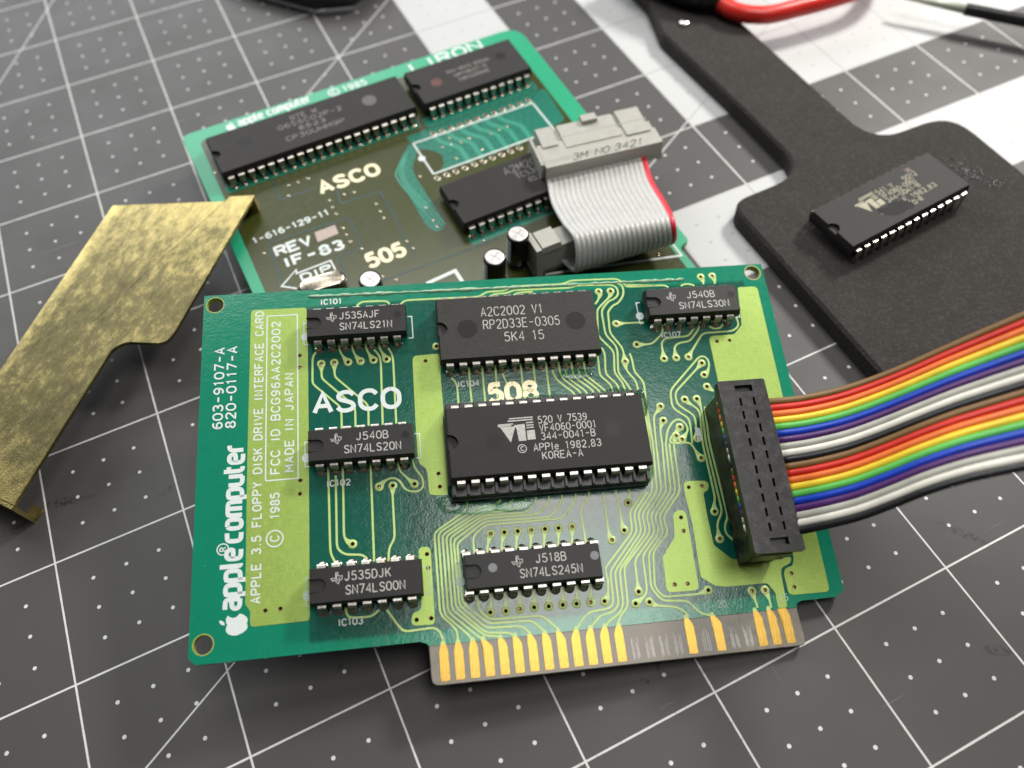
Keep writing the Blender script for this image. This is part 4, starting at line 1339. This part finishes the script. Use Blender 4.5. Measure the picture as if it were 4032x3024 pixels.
for (s, yy, ln) in (('AMP', 11.9, 4.2), ('20', -10.6, 2.6)):
    mb = MB()
    text(mb, s, -3.35, yy, 1.15, ln - 0.6, 0.18, 13.02, M['socket'], -up)
    fr = [(-3.6, yy + 0.35), (-3.6, yy - ln), (-1.9, yy - ln), (-1.9, yy + 0.35)]
    for i in range(4):
        mb.strip([fr[i], fr[(i + 1) % 4]], 0.12, 0, 13.015 + 0.002 * i, M['socket'])
    mb.build('moulded_lettering', rain)


def catmull(P, per=4):
    P = [Vector(p) for p in P]
    P = [P[0] * 2 - P[1]] + P + [P[-1] * 2 - P[-2]]
    out = []
    for i in range(1, len(P) - 2):
        a, b, c, d = P[i - 1:i + 3]
        for k in range(per):
            t = k / per
            out.append(0.5 * ((2 * b) + (c - a) * t + (2 * a - 5 * b + 4 * c - d) * t * t + (3 * b - a - 3 * c + d) * t ** 3))
    out.append(P[-2])
    return out


def ribbon_wire(mb, pts, side, rw, rt, m, n=12):
    """one strand of a fused ribbon: oval, broad side lying in the ribbon"""
    vs, fs = [], []
    for i, p in enumerate(pts):
        t = (pts[min(i + 1, len(pts) - 1)] - pts[max(i - 1, 0)]).normalized()
        u = (side[i] - t * side[i].dot(t)).normalized()
        w = t.cross(u)
        for k in range(n):
            a = 2 * math.pi * k / n
            vs.append(tuple(p + u * (rw * math.cos(a)) + w * (rt * math.sin(a))))
    for i in range(len(pts) - 1):
        for k in range(n):
            j = (k + 1) % n
            fs.append((i * n + k, i * n + j, (i + 1) * n + j, (i + 1) * n + k))
    fs.append(tuple(reversed(range(n))))
    fs.append(tuple(range((len(pts) - 1) * n, len(pts) * n)))
    mb.add(vs, fs, m)


# outer edges of the ribbon in card coordinates: brown side, black side
CB = [(52.9, 42.25, 10.4), (57.0, 42.25, 10.4), (60.6, 42.2, 10.45), (63.6, 41.9, 11.2), (67.63, 41.0, 14.0), (72.21, 40.4, 18.0), (76.35, 40.3, 22.4), (80.05, 40.4, 27.2), (83.47, 40.7, 32.1), (86.74, 40.86, 37.1), (89.92, 40.92, 42.2), (93.05, 40.92, 47.3), (97.2, 41.0, 54.5)]
CK = [(52.9, 16.9, 10.4), (57.0, 16.9, 10.4), (60.0, 16.8, 10.6), (61.8, 16.4, 13.3), (63.9, 16.0, 18.0), (67.04, 15.9, 23.0), (70.09, 16.33, 28.0), (73.12, 16.88, 33.0), (76.72, 17.07, 37.7), (80.8, 16.85, 41.95), (84.97, 16.53, 46.1), (89.03, 16.24, 50.4), (94.0, 16.0, 56.0)]
cols = ['brown', 'red', 'orange', 'yellow', 'green', 'blue', 'violet', 'grey', 'white', 'black'] * 2
cb, ck = catmull(CB), catmull(CK)
for i, cname in enumerate(cols):
    f = (i + 0.5) / 20.0
    pts = [a.lerp(b, f) - Vector((57.1, 29.6, 0)) for a, b in zip(cb, ck)]
    mb = MB()
    ribbon_wire(mb, pts, [b - a for a, b in zip(cb, ck)], 0.69, 0.44, WIRE[cname])
    o = mb.build('wire', rain, smooth=True)
    o['label'] = cname + ' insulated wire'

# ------------------------------------------------------------------ the card behind
B_MAT = Matrix(((0.998989, -0.038018, 0.02401, 0.059176), (0.039712, 0.996428, -0.074528, 0.100940), (-0.021091, 0.075406, 0.99693, 0.009281), (0, 0, 0, 1)))
back = empty('controller_card', 'dark olive controller card with pale green rim lying behind the front card', 'circuit board')
back.matrix_world = B_MAT
bo = rounded([(-6.7, -75), (88.2, -75), (88.2, -66.3), (91.3, -65.6), (91.5, 23.1), (-6.9, 23.1)], [0.5, 0.5, 1.0, 1.0, 5.5, 2.2], True, 5)
mb = MB()
mb.prism(bo, -1.6, 0.0, M['mask2'], inset=0.12)
mb.build('board', back)
mb = MB()
mb.prism(rounded([(-4.7, -74), (86.2, -74), (86.4, 17.6), (-3.2, 19.2)], 2.0, True), -0.05, 0.04, M['pour2'], inset=0.03)
mb.build('copper_area', back)
for pts in ([(44.5, -3.2), (86.0, -3.2), (85.0, -16.5), (72, -18.3), (47.0, -18.5), (49.5, -16.5), (50.5, -13), (48, -9.8), (45.5, -8.9)],
            [(-2.5, -1.6), (50, -1.6), (50, 1.3), (-2.5, 1.3)], [(51, -3.0), (84.5, -3.0), (84.5, 1.0), (51, 1.0)],
            [(45.6, -9.0), (41.6, -14.0), (41.2, -18), (41.4, -33.8), (40.3, -35.8), (38.2, -35.8), (36.9, -33), (37.3, -18.5), (38.0, -13.6), (44.6, -5.5)],
            [(44, -43.5), (73, -43.5), (73, -39.8), (44, -39.8)]):
    if sum(pts[i - 1][0] * p[1] - p[0] * pts[i - 1][1] for i, p in enumerate(pts)) < 0:
        pts = pts[::-1]
    mb = MB()
    mb.prism(rounded(pts, 1.4, True), 0.0, 0.060, M['teal2'], inset=0.02)
    mb.build('trace_area', back)
GAPS = [[(9.1, -2.5), (8.6, -9.4), (18.0, -9.1)], [(22.0, -12.4), (21.2, -16.9), (31.3, -17.5), (30.7, -40.3)], [(0.0, -33.7), (1.4, -20.7), (21.3, -22.0), (20.7, -32.1), (14.3, -32.0), (14.0, -40.1)], [(20.1, -43.2), (33.2, -43.9), (51, -44.2)]]
for g in GAPS:
    mb = MB()
    mb.strip(rounded(g, 0.8), 0.5, 0, 0.048, M['gap2'])
    mb.build('clearance_line', back)
for k in range(6):
    mb = MB()
    x = 54 + 3.6 * k
    mb.strip(rounded([(x - 2.5, -6.5), (x - 2.0, -9.0), (x + 1.5, -13.0), (x + 1.5, -19.0)], 1.0), 1.3, 0.0, 0.095, M['pour3'], edge=0.05)
    mb.build('trace', back)
for k in range(3):
    mb = MB()
    d = 1.0 * k
    mb.strip(rounded([(43.0 - d * .4, -8 - d * .2), (38.9 - d, -14.2), (38.3 - d * .7, -18.0), (41.2 - d, -34.5)], 1.0), 0.45, 0.0, 0.095, M['pour3'], edge=0.05)
    mb.build('trace', back)
# pads and vias showing as bright specks
DOTS = [(11.8, -5.5), (14.3, -5.5), (16.9, -5.5), (10.7, -8.8), (23.1, -14.6), (25.5, -15.0), (19.2, -14.8), (19.0, -17.2), (19.0, -19.5), (28.9, -21.0), (28.9, -23.6), (28.8, -26.0), (18.8, -24.4), (18.8, -26.8), (18.7, -29.1), (20.4, -32.4), (-0.6, -23.2), (30.8, -35.1), (31.3, -37.7), (42.3, -17.5), (21.6, -42.1), (23.9, -44.4), (-2.9, 6.6),
        (51.7, -10.8), (54.2, -10.8), (56.7, -11.2), (59.2, -11.0), (54.6, -8.7), (65.1, -11.9), (67.7, -11.9), (70.2, -11.6), (60.4, -16.2), (53.1, -16.0), (39.3, -27.6), (39.2, -32.1), (39.2, -34.3), (47.3, -43.0), (56.0, -50.9), (51.9, -54.7), (82.3, -65.8)]
mb = MB()
mb.lathe([(0.40, 0.03), (0.36, 0.09), (0.20, 0.13), (0.05, 0.14)], M['solder'], 12)
SPECK = mb.mesh('via', True)
for x, y in DOTS:
    new_obj('via', SPECK, back, (x, y, 0))
mb = MB()
mb.lathe([(0.85, 0.03), (0.80, 0.09), (0.45, 0.10), (0.42, 0.06)], M['solder'], 14, close=False)
mb.lathe([(0.42, 0.062), (0.03, 0.055)], M['chip_smooth'], 14)
PADR = mb.mesh('socket_pad', True)
for i in range(12):
    new_obj('socket_pad', PADR, back, (51.6 + 2.55 * i, -5.4, 0.02))
    if i < 10:
        new_obj('socket_pad', PADR, back, (45.9 + 2.60 * i, -20.1, 0.02))

mb = MB()
fr = [(45.4, -6.4), (80.2, -6.9), (80.5, -18.4), (45.6, -18.4)]
for i in range(4):
    mb.strip([fr[i], fr[(i + 1) % 4]], 0.45, 0, 0.12 + 0.003 * i, SK)
mb.lathe([(0.95, 0.135), (0.03, 0.136)], SK, 18, (45.2, -12.2, 0))
mb.build('printed_outline', back)

PIN_TALL = pin_mesh(3.0, 0.95, -1.2, M['tin'], wide_to=1.3)
for (nm, n, cx, cy, lines) in (
        ('g', 40, 24.13, 7.62, [('GTE W', -4.5, 3.2, 1.4, 7.0), ('G65SC02P-2', -8.5, 1.0, 1.5, 17.0), ('8523', -3.8, -1.2, 1.3, 7.0), ('CP30UHM9P', -8.0, -3.6, 1.5, 15.5)]),
        ('h', 24, 68.15, 7.55, [('344-0043 8552A', -5.5, 1.2, 1.1, 12.5), ('UM10637-5', -4.2, -0.8, 1.1, 9.5), ('C8532000C', -3.6, -2.8, 1.1, 8.8)]),
        ('r', 24, 59.45, -33.3, [('A2M2053', 0.3, 2.6, 2.3, 12.5), ('TC5365P-', 2.3, 0.2, 1.7, 10.0), ('8523EAI', 4.5, -2.0, 1.4, 7.5)])):
    b = wide_chip(back, 'integrated_circuit', n, cx, cy, M['chip_dull'], zt=4.5, z0=1.1)
    put_pins(b, n, 15.24, PIN_TALL, 0.0)
    mb = MB()
    for s, x, y, h, w in lines:
        text(mb, s, x, y, h, w, 0.17, 4.515, M['mark_dim'])
    mb.build('printed_marking', b)
    for i in range(n // 2):
        new_obj('solder_joint', JOINT, back, (cx - (n // 2 - 1) * 1.27 + 2.54 * i, cy - 7.62, 0.05))
    if nm == 'g':
        disc(b, 'ejector_mark', -17.5, 1.0, 1.9, 4.5, M['chip_smooth'])
        disc(b, 'ejector_mark', 16.0, 1.0, 1.9, 4.5, M['chip_pale_dark'])
    if nm == 'h':
        disc(b, 'ejector_mark', 10.5, 1.3, 1.5, 4.5, M['chip_smooth'])
        disc(b, 'ejector_mark', -9.5, -0.5, 1.5, 4.5, M['chip_red'])

textobj('printed_legend', [('ASCO', 18.4, -11.9, 3.7, 15.4, 1.0, -0.01, 1.7)], back, M['tinned'], 0.10)
textobj('printed_legend', [('505', 20.1, -38.5, 3.8, 9.0, 1.0, -0.02, 1.8)], back, M['tinned'], 0.10)
textobj('printed_legend', [('1-616-129-11', -1.7, -19.5, 1.6, 19.2, 0.42, 0.03)], back, SK, 0.10)
textobj('printed_legend', [('REV', 2.0, -25.5, 2.6, 8.5, 0.75, -0.01, 1.4)], back, SK, 0.10)
textobj('printed_legend', [('IF-83', 2.6, -29.6, 2.6, 14.2, 0.75, -0.05, 1.8)], back, SK, 0.10)
textobj('printed_legend', [('DIP', 4.7, -35.0, 1.8, 7.0, 0.55, -0.02, 1.4)], back, SK, 0.10)
textobj('printed_legend', [('LIRON', 57.0, 18.5, 3.4, 21.5, 0.8, 0.03, 1.5)], back, SK, 0.02)
mb = MB()
mb.strip([(2.7, -36.5), (-0.2, -34.3), (4.4, -31.3), (4.1, -32.4), (12.5, -32.4), (12.5, -35.6)], 0.42, 0, 0.10, SK)
mb.build('printed_arrow', back)
mb = MB()
mb.add([(11.8, -25.9, 0.10), (17.2, -25.6, 0.10), (17.4, -22.7, 0.10), (12.2, -22.7, 0.10)], [(0, 1, 2, 3)], M['pink'])
mb.build('printed_box', back)
mb = MB()
fruit_mark(mb, 5.6, 20.6, 1.4, 0.03, SK, 0.03)
mb.build('printed_emblem', back)
mb = MB()
word_mark(mb, 'apple computer', 7.8, 19.9, 0.46, 19.8, 0.58, 0.02, SK, 0.03)
mb.build('printed_word', back)
mb = MB()
copyright_ring(mb, 34.3, 20.9, 1.4, 1.4, 0.36, 0.02, SK)
text(mb, '1985', 37.0, 19.9, 2.0, 6.6, 0.42, 0.02, SK)
mb.build('printed_legend', back)
mb = MB()
mb.strip([(55.6, -51.7), (55.5, -58.8), (87.1, -68.6), (87.1, -64.3)], 0.5, 0, 0.10, SK)
mb.strip([(29.7, -48.7), (37.2, -48.3), (37.3, -52.2)], 0.9, 0, 0.11, SK)
mb.build('printed_outline', back)

# radial capacitors
for (x, y) in ((51.2, -52.7), (43.5, -56.2), (16.8, -49.4)):
    mb = MB()
    mb.lathe([(2.35, 0.35), (2.55, 0.7), (2.55, 1.3), (2.40, 1.6), (2.55, 1.9), (2.55, 9.9), (2.42, 10.35), (2.15, 10.5), (2.10, 10.42)], M['sleeve'], 26, close=False)
    cap = mb.build('capacitor', back, (x, y, 0), smooth=True)
    mb = MB()
    mb.lathe([(2.12, 10.40), (1.95, 10.47), (0.02, 10.47)], M['alu'], 26)
    mb.build('can_top', cap)
    mb = MB()
    for a in (0.0, math.pi / 2):
        ca, sa = math.cos(a + 0.5), math.sin(a + 0.5)
        mb.strip([(-1.5 * ca, -1.5 * sa), (1.5 * ca, 1.5 * sa)], 0.16, 0, 10.485 + a * 0.001, M['grey_dark'])
    mb.build('vent_score', cap)
    mb = MB()
    vs, fs = [], []
    for k in range(7):
        a = math.radians(150 + 9 * k)
        vs += [(2.565 * math.cos(a), 2.565 * math.sin(a), 2.2), (2.565 * math.cos(a), 2.565 * math.sin(a), 9.8)]
    for k in range(6):
        fs.append((2 * k, 2 * k + 2, 2 * k + 3, 2 * k + 1))
    mb.add(vs, fs, M['sleeve_print'])
    mb.build('polarity_stripe', cap, smooth=True)
    for s in (-1, 1):
        mb = MB()
        mb.tube([(s * 1.0, 0, -1.4), (s * 1.0, 0, 0.5)], 0.25, M['tin'], 8)
        mb.build('lead', cap)

# crystal can standing on the card
co_ = []
for k in range(11):
    a = -math.pi / 2 + math.pi * k / 10
    co_.append((3.15 + 2.15 * math.cos(a), 2.15 * math.sin(a)))
for k in range(11):
    a = math.pi / 2 + math.pi * k / 10
    co_.append((-3.15 + 2.15 * math.cos(a), 2.15 * math.sin(a)))
n = len(co_)
vs, fs = [], []
for (z, kk) in ((0.3, 1.09), (0.9, 1.09), (1.0, 1.0), (11.4, 1.0), (12.2, 0.95), (12.6, 0.84)):
    vs += [(p[0] * kk, p[1] * kk, z) for p in co_]
for r in range(5):
    for i in range(n):
        j = (i + 1) % n
        fs.append((r * n + i, r * n + j, (r + 1) * n + j, (r + 1) * n + i))
fs.append(tuple(range(5 * n, 6 * n)))
fs.append(tuple(reversed(range(n))))
mb = MB()
mb.add(vs, fs, M['can'])
xt = mb.build('crystal', back, (7.1, -47.0, 0))
xt.rotation_euler = (0, 0, math.radians(-6))
smooth_by_angle(xt.data, 50)
for s in (-1, 1):
    mb = MB()
    mb.tube([(s * 2.4, 0, 0.4), (s * 2.4, 0, -1.4)], 0.25, M['tin'], 8)
    mb.build('lead', xt)

# ------------------------------------------------------------------ grey ribbon cable looping over itself
grey = empty('grey_ribbon_cable', 'grey twenty wire ribbon cable with one red edge looping between two grey connectors', 'ribbon cable', (129, 47, 4.4))
G0 = Vector((129, 47, 4.4))
mb = MB()
mb.box((0, 0, 4.5), (29.6, 5.8, 6.0), M['grey_plastic'], taper=0.25)
mb.box((-10.6, 0, 7.9), (5.0, 5.7, 1.6), M['grey_plastic'], taper=0.25)
mb.box((-13.9, 0, 4.4), (1.7, 6.4, 8.6), M['grey_plastic'], taper=0.2)
mb.box((13.9, 0, 3.8), (1.7, 6.4, 7.0), M['grey_plastic'], taper=0.2)
mb.box((0, 0, 0.8), (30.4, 5.2, 1.4), M['grey_dark'])
mb.build('connector', grey)
rot = Matrix.Rotation(math.radians(-9.2), 3, 'Z')
UC = Vector((143.7, 70.9, 0)) - G0


def ub(mb, c, d, m, taper=0.0):
    mb.box(tuple(UC + rot @ Vector((c[0], c[1], 0)) + Vector((0, 0, c[2]))), d, m, rot, taper)


mb = MB()
ub(mb, (0, -2.9, 11.3), (29.6, 8.6, 5.0), M['grey_plastic'], 0.2)          # front cover
ub(mb, (0.2, 4.2, 11.15), (27.6, 5.8, 4.0), M['grey_plastic'], 0.15)        # body towards the back
up_body = mb.build('connector', grey)
mb = MB()
ub(mb, (-11.4, 3.2, 13.72), (4.2, 7.2, 0.9), M['grey_plastic'], 0.15)
mb.build('raised_rib', grey)
mb = MB()
ub(mb, (10.6, 2.2, 13.74), (6.4, 9.6, 0.9), M['grey_plastic'], 0.15)
mb.build('raised_rib', grey)
mb = MB()
ub(mb, (-0.7, 2.4, 13.66), (14.6, 8.6, 0.7), M['grey_plastic'], 0.15)
mb.build('raised_rib', grey)
mb = MB()
ub(mb, (0.4, 6.0, 14.3), (4.2, 2.6, 1.6), M['grey_plastic'], 0.15)
mb.build('key_tab', grey)
for c, d in (((-15.05, -2.4, 10.9), (1.3, 6.8, 5.6)), ((-15.0, 3.6, 10.6), (1.1, 4.4, 4.8)), ((15.0, -3.8, 10.7), (1.1, 5.8, 5.4))):
    mb = MB()
    ub(mb, c, d, M['grey_plastic'], 0.2)
    mb.build('latch', grey)
mb = MB()
zz = []
for k in range(50):
    zz.append(Vector((-12.0 + 24.0 * k / 49, -2.6 + (0.28 if k % 2 else -0.28), 0)))
zz = [UC + rot @ p for p in zz]
mb.strip([(p.x, p.y) for p in zz], 0.13, 0, 13.83, M['grey_dark'])
zz2 = [UC + rot @ Vector((-12.0 + 24.0 * k / 49, -2.6 - (0.28 if k % 2 else -0.28), 0)) for k in range(50)]
mb.strip([(p.x, p.y) for p in zz2], 0.13, 0, 13.836, M['grey_dark'])
mb.build('seam_bead', grey)
# raised lettering on the front face of the cover
mb = MB()
text(mb, '3M NO.3421', 0, 0, 2.0, 17.5, 0.3, 0, M['grey_plastic'], 0.0, 1.4)
fv = []
for (x, y, z) in mb.v:
    p = UC + rot @ Vector((x - 8.0, -7.235 - z, 0))
    fv.append((p.x, p.y, 10.2 + y))
mb.v = fv
mb.build('moulded_lettering', grey)

GL_ = [(129.6, 71, 10.0), (128.3, 66.5, 10.0), (125.2, 58.0, 11.0), (123.3, 49.1, 13.5), (122.9, 44.1, 15.0), (122.7, 41.9, 14.8), (122.3, 40.2, 13.0), (121.8, 39.2, 10.2), (121.6, 39.4, 7.6), (121.5, 41.2, 6.5), (120.8, 44.5, 6.6), (119.5, 47.5, 7.0)]
GR_ = [(155.0, 66.5, 10.0), (153.6, 62.2, 10.0), (150.3, 53.6, 11.0), (147.6, 43.6, 13.5), (145.8, 38.2, 15.0), (145.1, 36.0, 14.6), (145.2, 35.2, 12.8), (145.9, 35.6, 10.2), (146.2, 36.6, 7.6), (145.9, 39.0, 6.5), (145.2, 43.5, 6.6), (144.5, 47.3, 7.0)]
gl, gr = catmull(GL_), catmull(GR_)
for i in range(20):
    f = (i + 0.5) / 20.0
    pts = [a.lerp(b, f) - G0 for a, b in zip(gl, gr)]
    mb = MB()
    ribbon_wire(mb, pts, [b - a for a, b in zip(gl, gr)], 0.70, 0.46, M['red_wire'] if i == 19 else M['grey_wire'])
    o = mb.build('wire', grey, smooth=True)
    if i == 19:
        o['label'] = 'red edge wire'

# ------------------------------------------------------------------ the brass bracket
br = empty('brass_bracket', 'tarnished brass mounting bracket resting with one end on the rear card', 'bracket')
e, hz, nn = Vector((0.768166, 0.637189, 0.062539)), Vector((-0.638438, 0.769673, 0.0)), Vector((-0.048134, -0.039927, 0.998043))
br.matrix_world = Matrix(((e.x, hz.x, nn.x, -0.0022), (e.y, hz.y, nn.y, 0.0360), (e.z, hz.z, nn.z, 0.0083), (0, 0, 0, 1)))
pl = [(0, 0), (36.4, 5.1), (39.0, 3.4), (41.9, -4.6), (44.2, -5.2), (85.0, 0.8), (82.4, 6.2), (80.9, 6.1), (69.5, 31.5), (0, 21.2)]
pl = rounded(pl, [0.05, 1.2, 1.2, 1.4, 1.4, 0.05, 0.05, 0.3, 0.3, 0.05], True)
mb = MB()
mb.prism(pl, -0.9, 0.0, M['brass'], inset=0.10)
mb.build('plate', br)
mb = MB()
mb.box((-0.35, 10.6, -4.3), (0.9, 21.0, 8.2), M['brass'])
mb.box((1.0, 1.4, -7.9), (2.4, 2.6, 0.8), M['brass'])
mb.build('foot_flange', br)
mb = MB()
vs = [(85.0, 0.8, -0.05), (82.4, 6.2, -0.05), (82.4, 6.2, -6.3), (84.4, 1.9, -7.0), (84.9, 1.0, -6.0)]
off = (-0.75, -0.30, 0)
vs2 = [(a + off[0], b + off[1], c) for a, b, c in vs]
mb.add(vs + vs2, [(0, 1, 2, 3, 4), (9, 8, 7, 6, 5)] + [(i, i + 5, (i + 1) % 5 + 5, (i + 1) % 5) for i in range(5)], M['brass'])
mb.build('tip_flange', br)

# ------------------------------------------------------------------ conductive foam and the loose chip on it
mb = MB()
fo = [(193.5, 150), (193.0, 126), (188.0, 110), (189.3, 72), (189.3, 44.0), (166.6, 43.6), (166.6, -24), (236.2, -24), (236.0, 44.6), (211.6, 45.2), (211.2, 150)]
fo = fo[::-1]
if sum(fo[i - 1][0] * p[1] - p[0] * fo[i - 1][1] for i, p in enumerate(fo)) < 0:
    fo = fo[::-1]
rr = []
for p in fo:
    rr.append(9.0 if (abs(p[1] - 44) < 2 and p[0] > 180) else (5.5 if p[0] < 180 and p[1] > 0 else 1.0))
mb.prism(rounded(fo, rr, True, 7), 0.05, 5.0, M['foam'], inset=0.7)
o = mb.build('foam_pad')
tag(o, 'black conductive foam pad cut in a T shape lying on the mat', 'foam pad')
rc = random.Random(21)
mb = MB()
for k in range(150):
    t_ = rc.random()
    x = 222.5 + 5.0 * t_ + rc.gauss(0, 1.0)
    y = 27.5 - 9.0 * t_ + rc.gauss(0, 1.2) + (4.0 if rc.random() < 0.3 else 0)
    r_ = rc.uniform(0.12, 0.32)
    mb.lathe([(r_, 0), (r_ * 0.8, r_ * 0.7), (r_ * 0.2, r_)], M['crumb'], 6, (x, y, 4.98))
cr = mb.build('torn_crumbs', o)
cr['kind'] = 'stuff'

loose = empty('loose_chip', 'loose black memory chip with smudged marking standing on the foam pad', 'chip', (196.6, 23.2, 5.0))
loose.rotation_euler = (0, 0, math.radians(5.15))
loose_b = wide_chip(loose, 'body', 28, 0, 0, M['chip_dull'], zt=5.6, z0=2.3, ln=36.9)
PIN_LOOSE = pin_mesh(4.0, 0.95, -1.5, M['tin'], wide_to=2.2)
put_pins(loose, 28, 15.24, PIN_LOOSE)
memory_marks(loose, 5.612, M['mark_yellow'], [('541 V', 16.5, 21.5, 2.35), ('5012', 25.0, 29.0, 2.35), ('VF4060-0001', 16.6, 27.2, 0.75), ('344-0041-B', 16.7, 26.8, -0.85), ('APPLE 1982,83', 15.4, 30.0, -2.85), ('MEXICO-R', 16.8, 24.1, -4.5)])
mb = MB()
blob = [(0, 0), (1.2, -1.6), (2.6, -2.8), (4.6, -3.4), (6.6, -3.0), (8.0, -3.6), (9.4, -2.4), (8.6, -0.9), (6.4, 0.5), (4.4, 0.9), (3.0, -0.1), (1.2, 0.8)]
q = rounded([(-6.4 + a, -1.7 + b) for a, b in blob], 0.8, True)
mb.add([(x, y, 5.628) for x, y in q], [tuple(reversed(range(len(q))))], M['smudge'])
mb.build('ink_smudge', loose)
mb = MB()
text(mb, 'X', 9.0, 4.0, 1.2, 1.4, 0.3, 5.62, M['chip_red'])
mb.build('red_mark', loose)

# ------------------------------------------------------------------ things at the far edge of the mat
tool = empty('hand_tool', 'hand tool with red looped grip and black arm at the far edge of the mat', 'hand tool', (208, 108, 0))
T0 = Vector((208, 108, 0))
mb = MB()
loop = [(209.0, 122, 8.5), (207.9, 112.9, 8.3), (207.9, 108.9, 8.2), (209.4, 104.4, 8.1), (213.4, 100.9, 8.0), (217.9, 98.9, 8.0), (225.2, 98.0, 8.0), (235.4, 97.0, 8.0), (252, 97.5, 8.0), (264, 106, 8.0), (266, 120, 8.0), (252, 132, 8.0), (226, 134, 8.3), (213, 130, 8.5), (209.0, 122, 8.5)]
mb.tube([tuple(p - T0) for p in catmull(loop, 5)], 2.5, M['red_grip'], 14)
mb.build('red_grip', tool, smooth=True)
mb = MB()
mb.tube([tuple(Vector(p) - T0) for p in ((209, 109, 8.6), (205, 113, 9.0), (201, 119, 9.3), (197, 128, 9.5), (192, 142, 9.5))], [1.6, 3.2, 4.2, 4.4, 4.2], M['black_gloss'], 16)
mb.build('black_arm', tool, smooth=True)
mb = MB()
mb.lathe([(1.5, 0.0), (1.5, 0.7), (1.2, 1.0), (0.02, 1.15)], M['steel'], 20, tuple(Vector((195.8, 110.6, 5.0)) - T0))  # bright disc added in place of a highlight on the black tool
mb.build('glint_disc', tool, smooth=True)

pen = empty('probe_pen', 'slim black pen with pale tip at the far right corner of the mat', 'pen', (262, 85, 0))
P0 = Vector((262, 85, 0))
dirp = Vector((9.7, -11.4, 0)).normalized()
a0 = Vector((261.5, 86.5, 6.0))
mb = MB()
mb.tube([tuple(a0 + dirp * 12.4 - P0), tuple(a0 + dirp * 12.8 - P0), tuple(a0 + dirp * 60 - P0), tuple(a0 + dirp * 130 - P0)], [1.35, 1.7, 1.75, 1.75], M['black_gloss'], 16)
mb.build('barrel', pen, smooth=True)
mb = MB()
mb.tube([tuple(a0 - P0 + dirp * -6), tuple(a0 + dirp * 4 - P0), tuple(a0 + dirp * 12.5 - P0)], [0.5, 1.0, 1.3], M['pale_tip'], 14)
mb.build('tip', pen, smooth=True)

lead = MB()
lead.tube([(78, 214, 3.2), (90, 194, 3.2), (103, 178.0, 3.2), (114, 174.0, 3.2), (128, 182, 3.2)], 2.4, M['black_gloss'], 12)  # black tube added to stand in for a dark shadow
o = lead.build('shade_tube', smooth=True)
tag(o, 'black tube added for the dark shadow at the far edge above the rear card', 'shade stand-in')
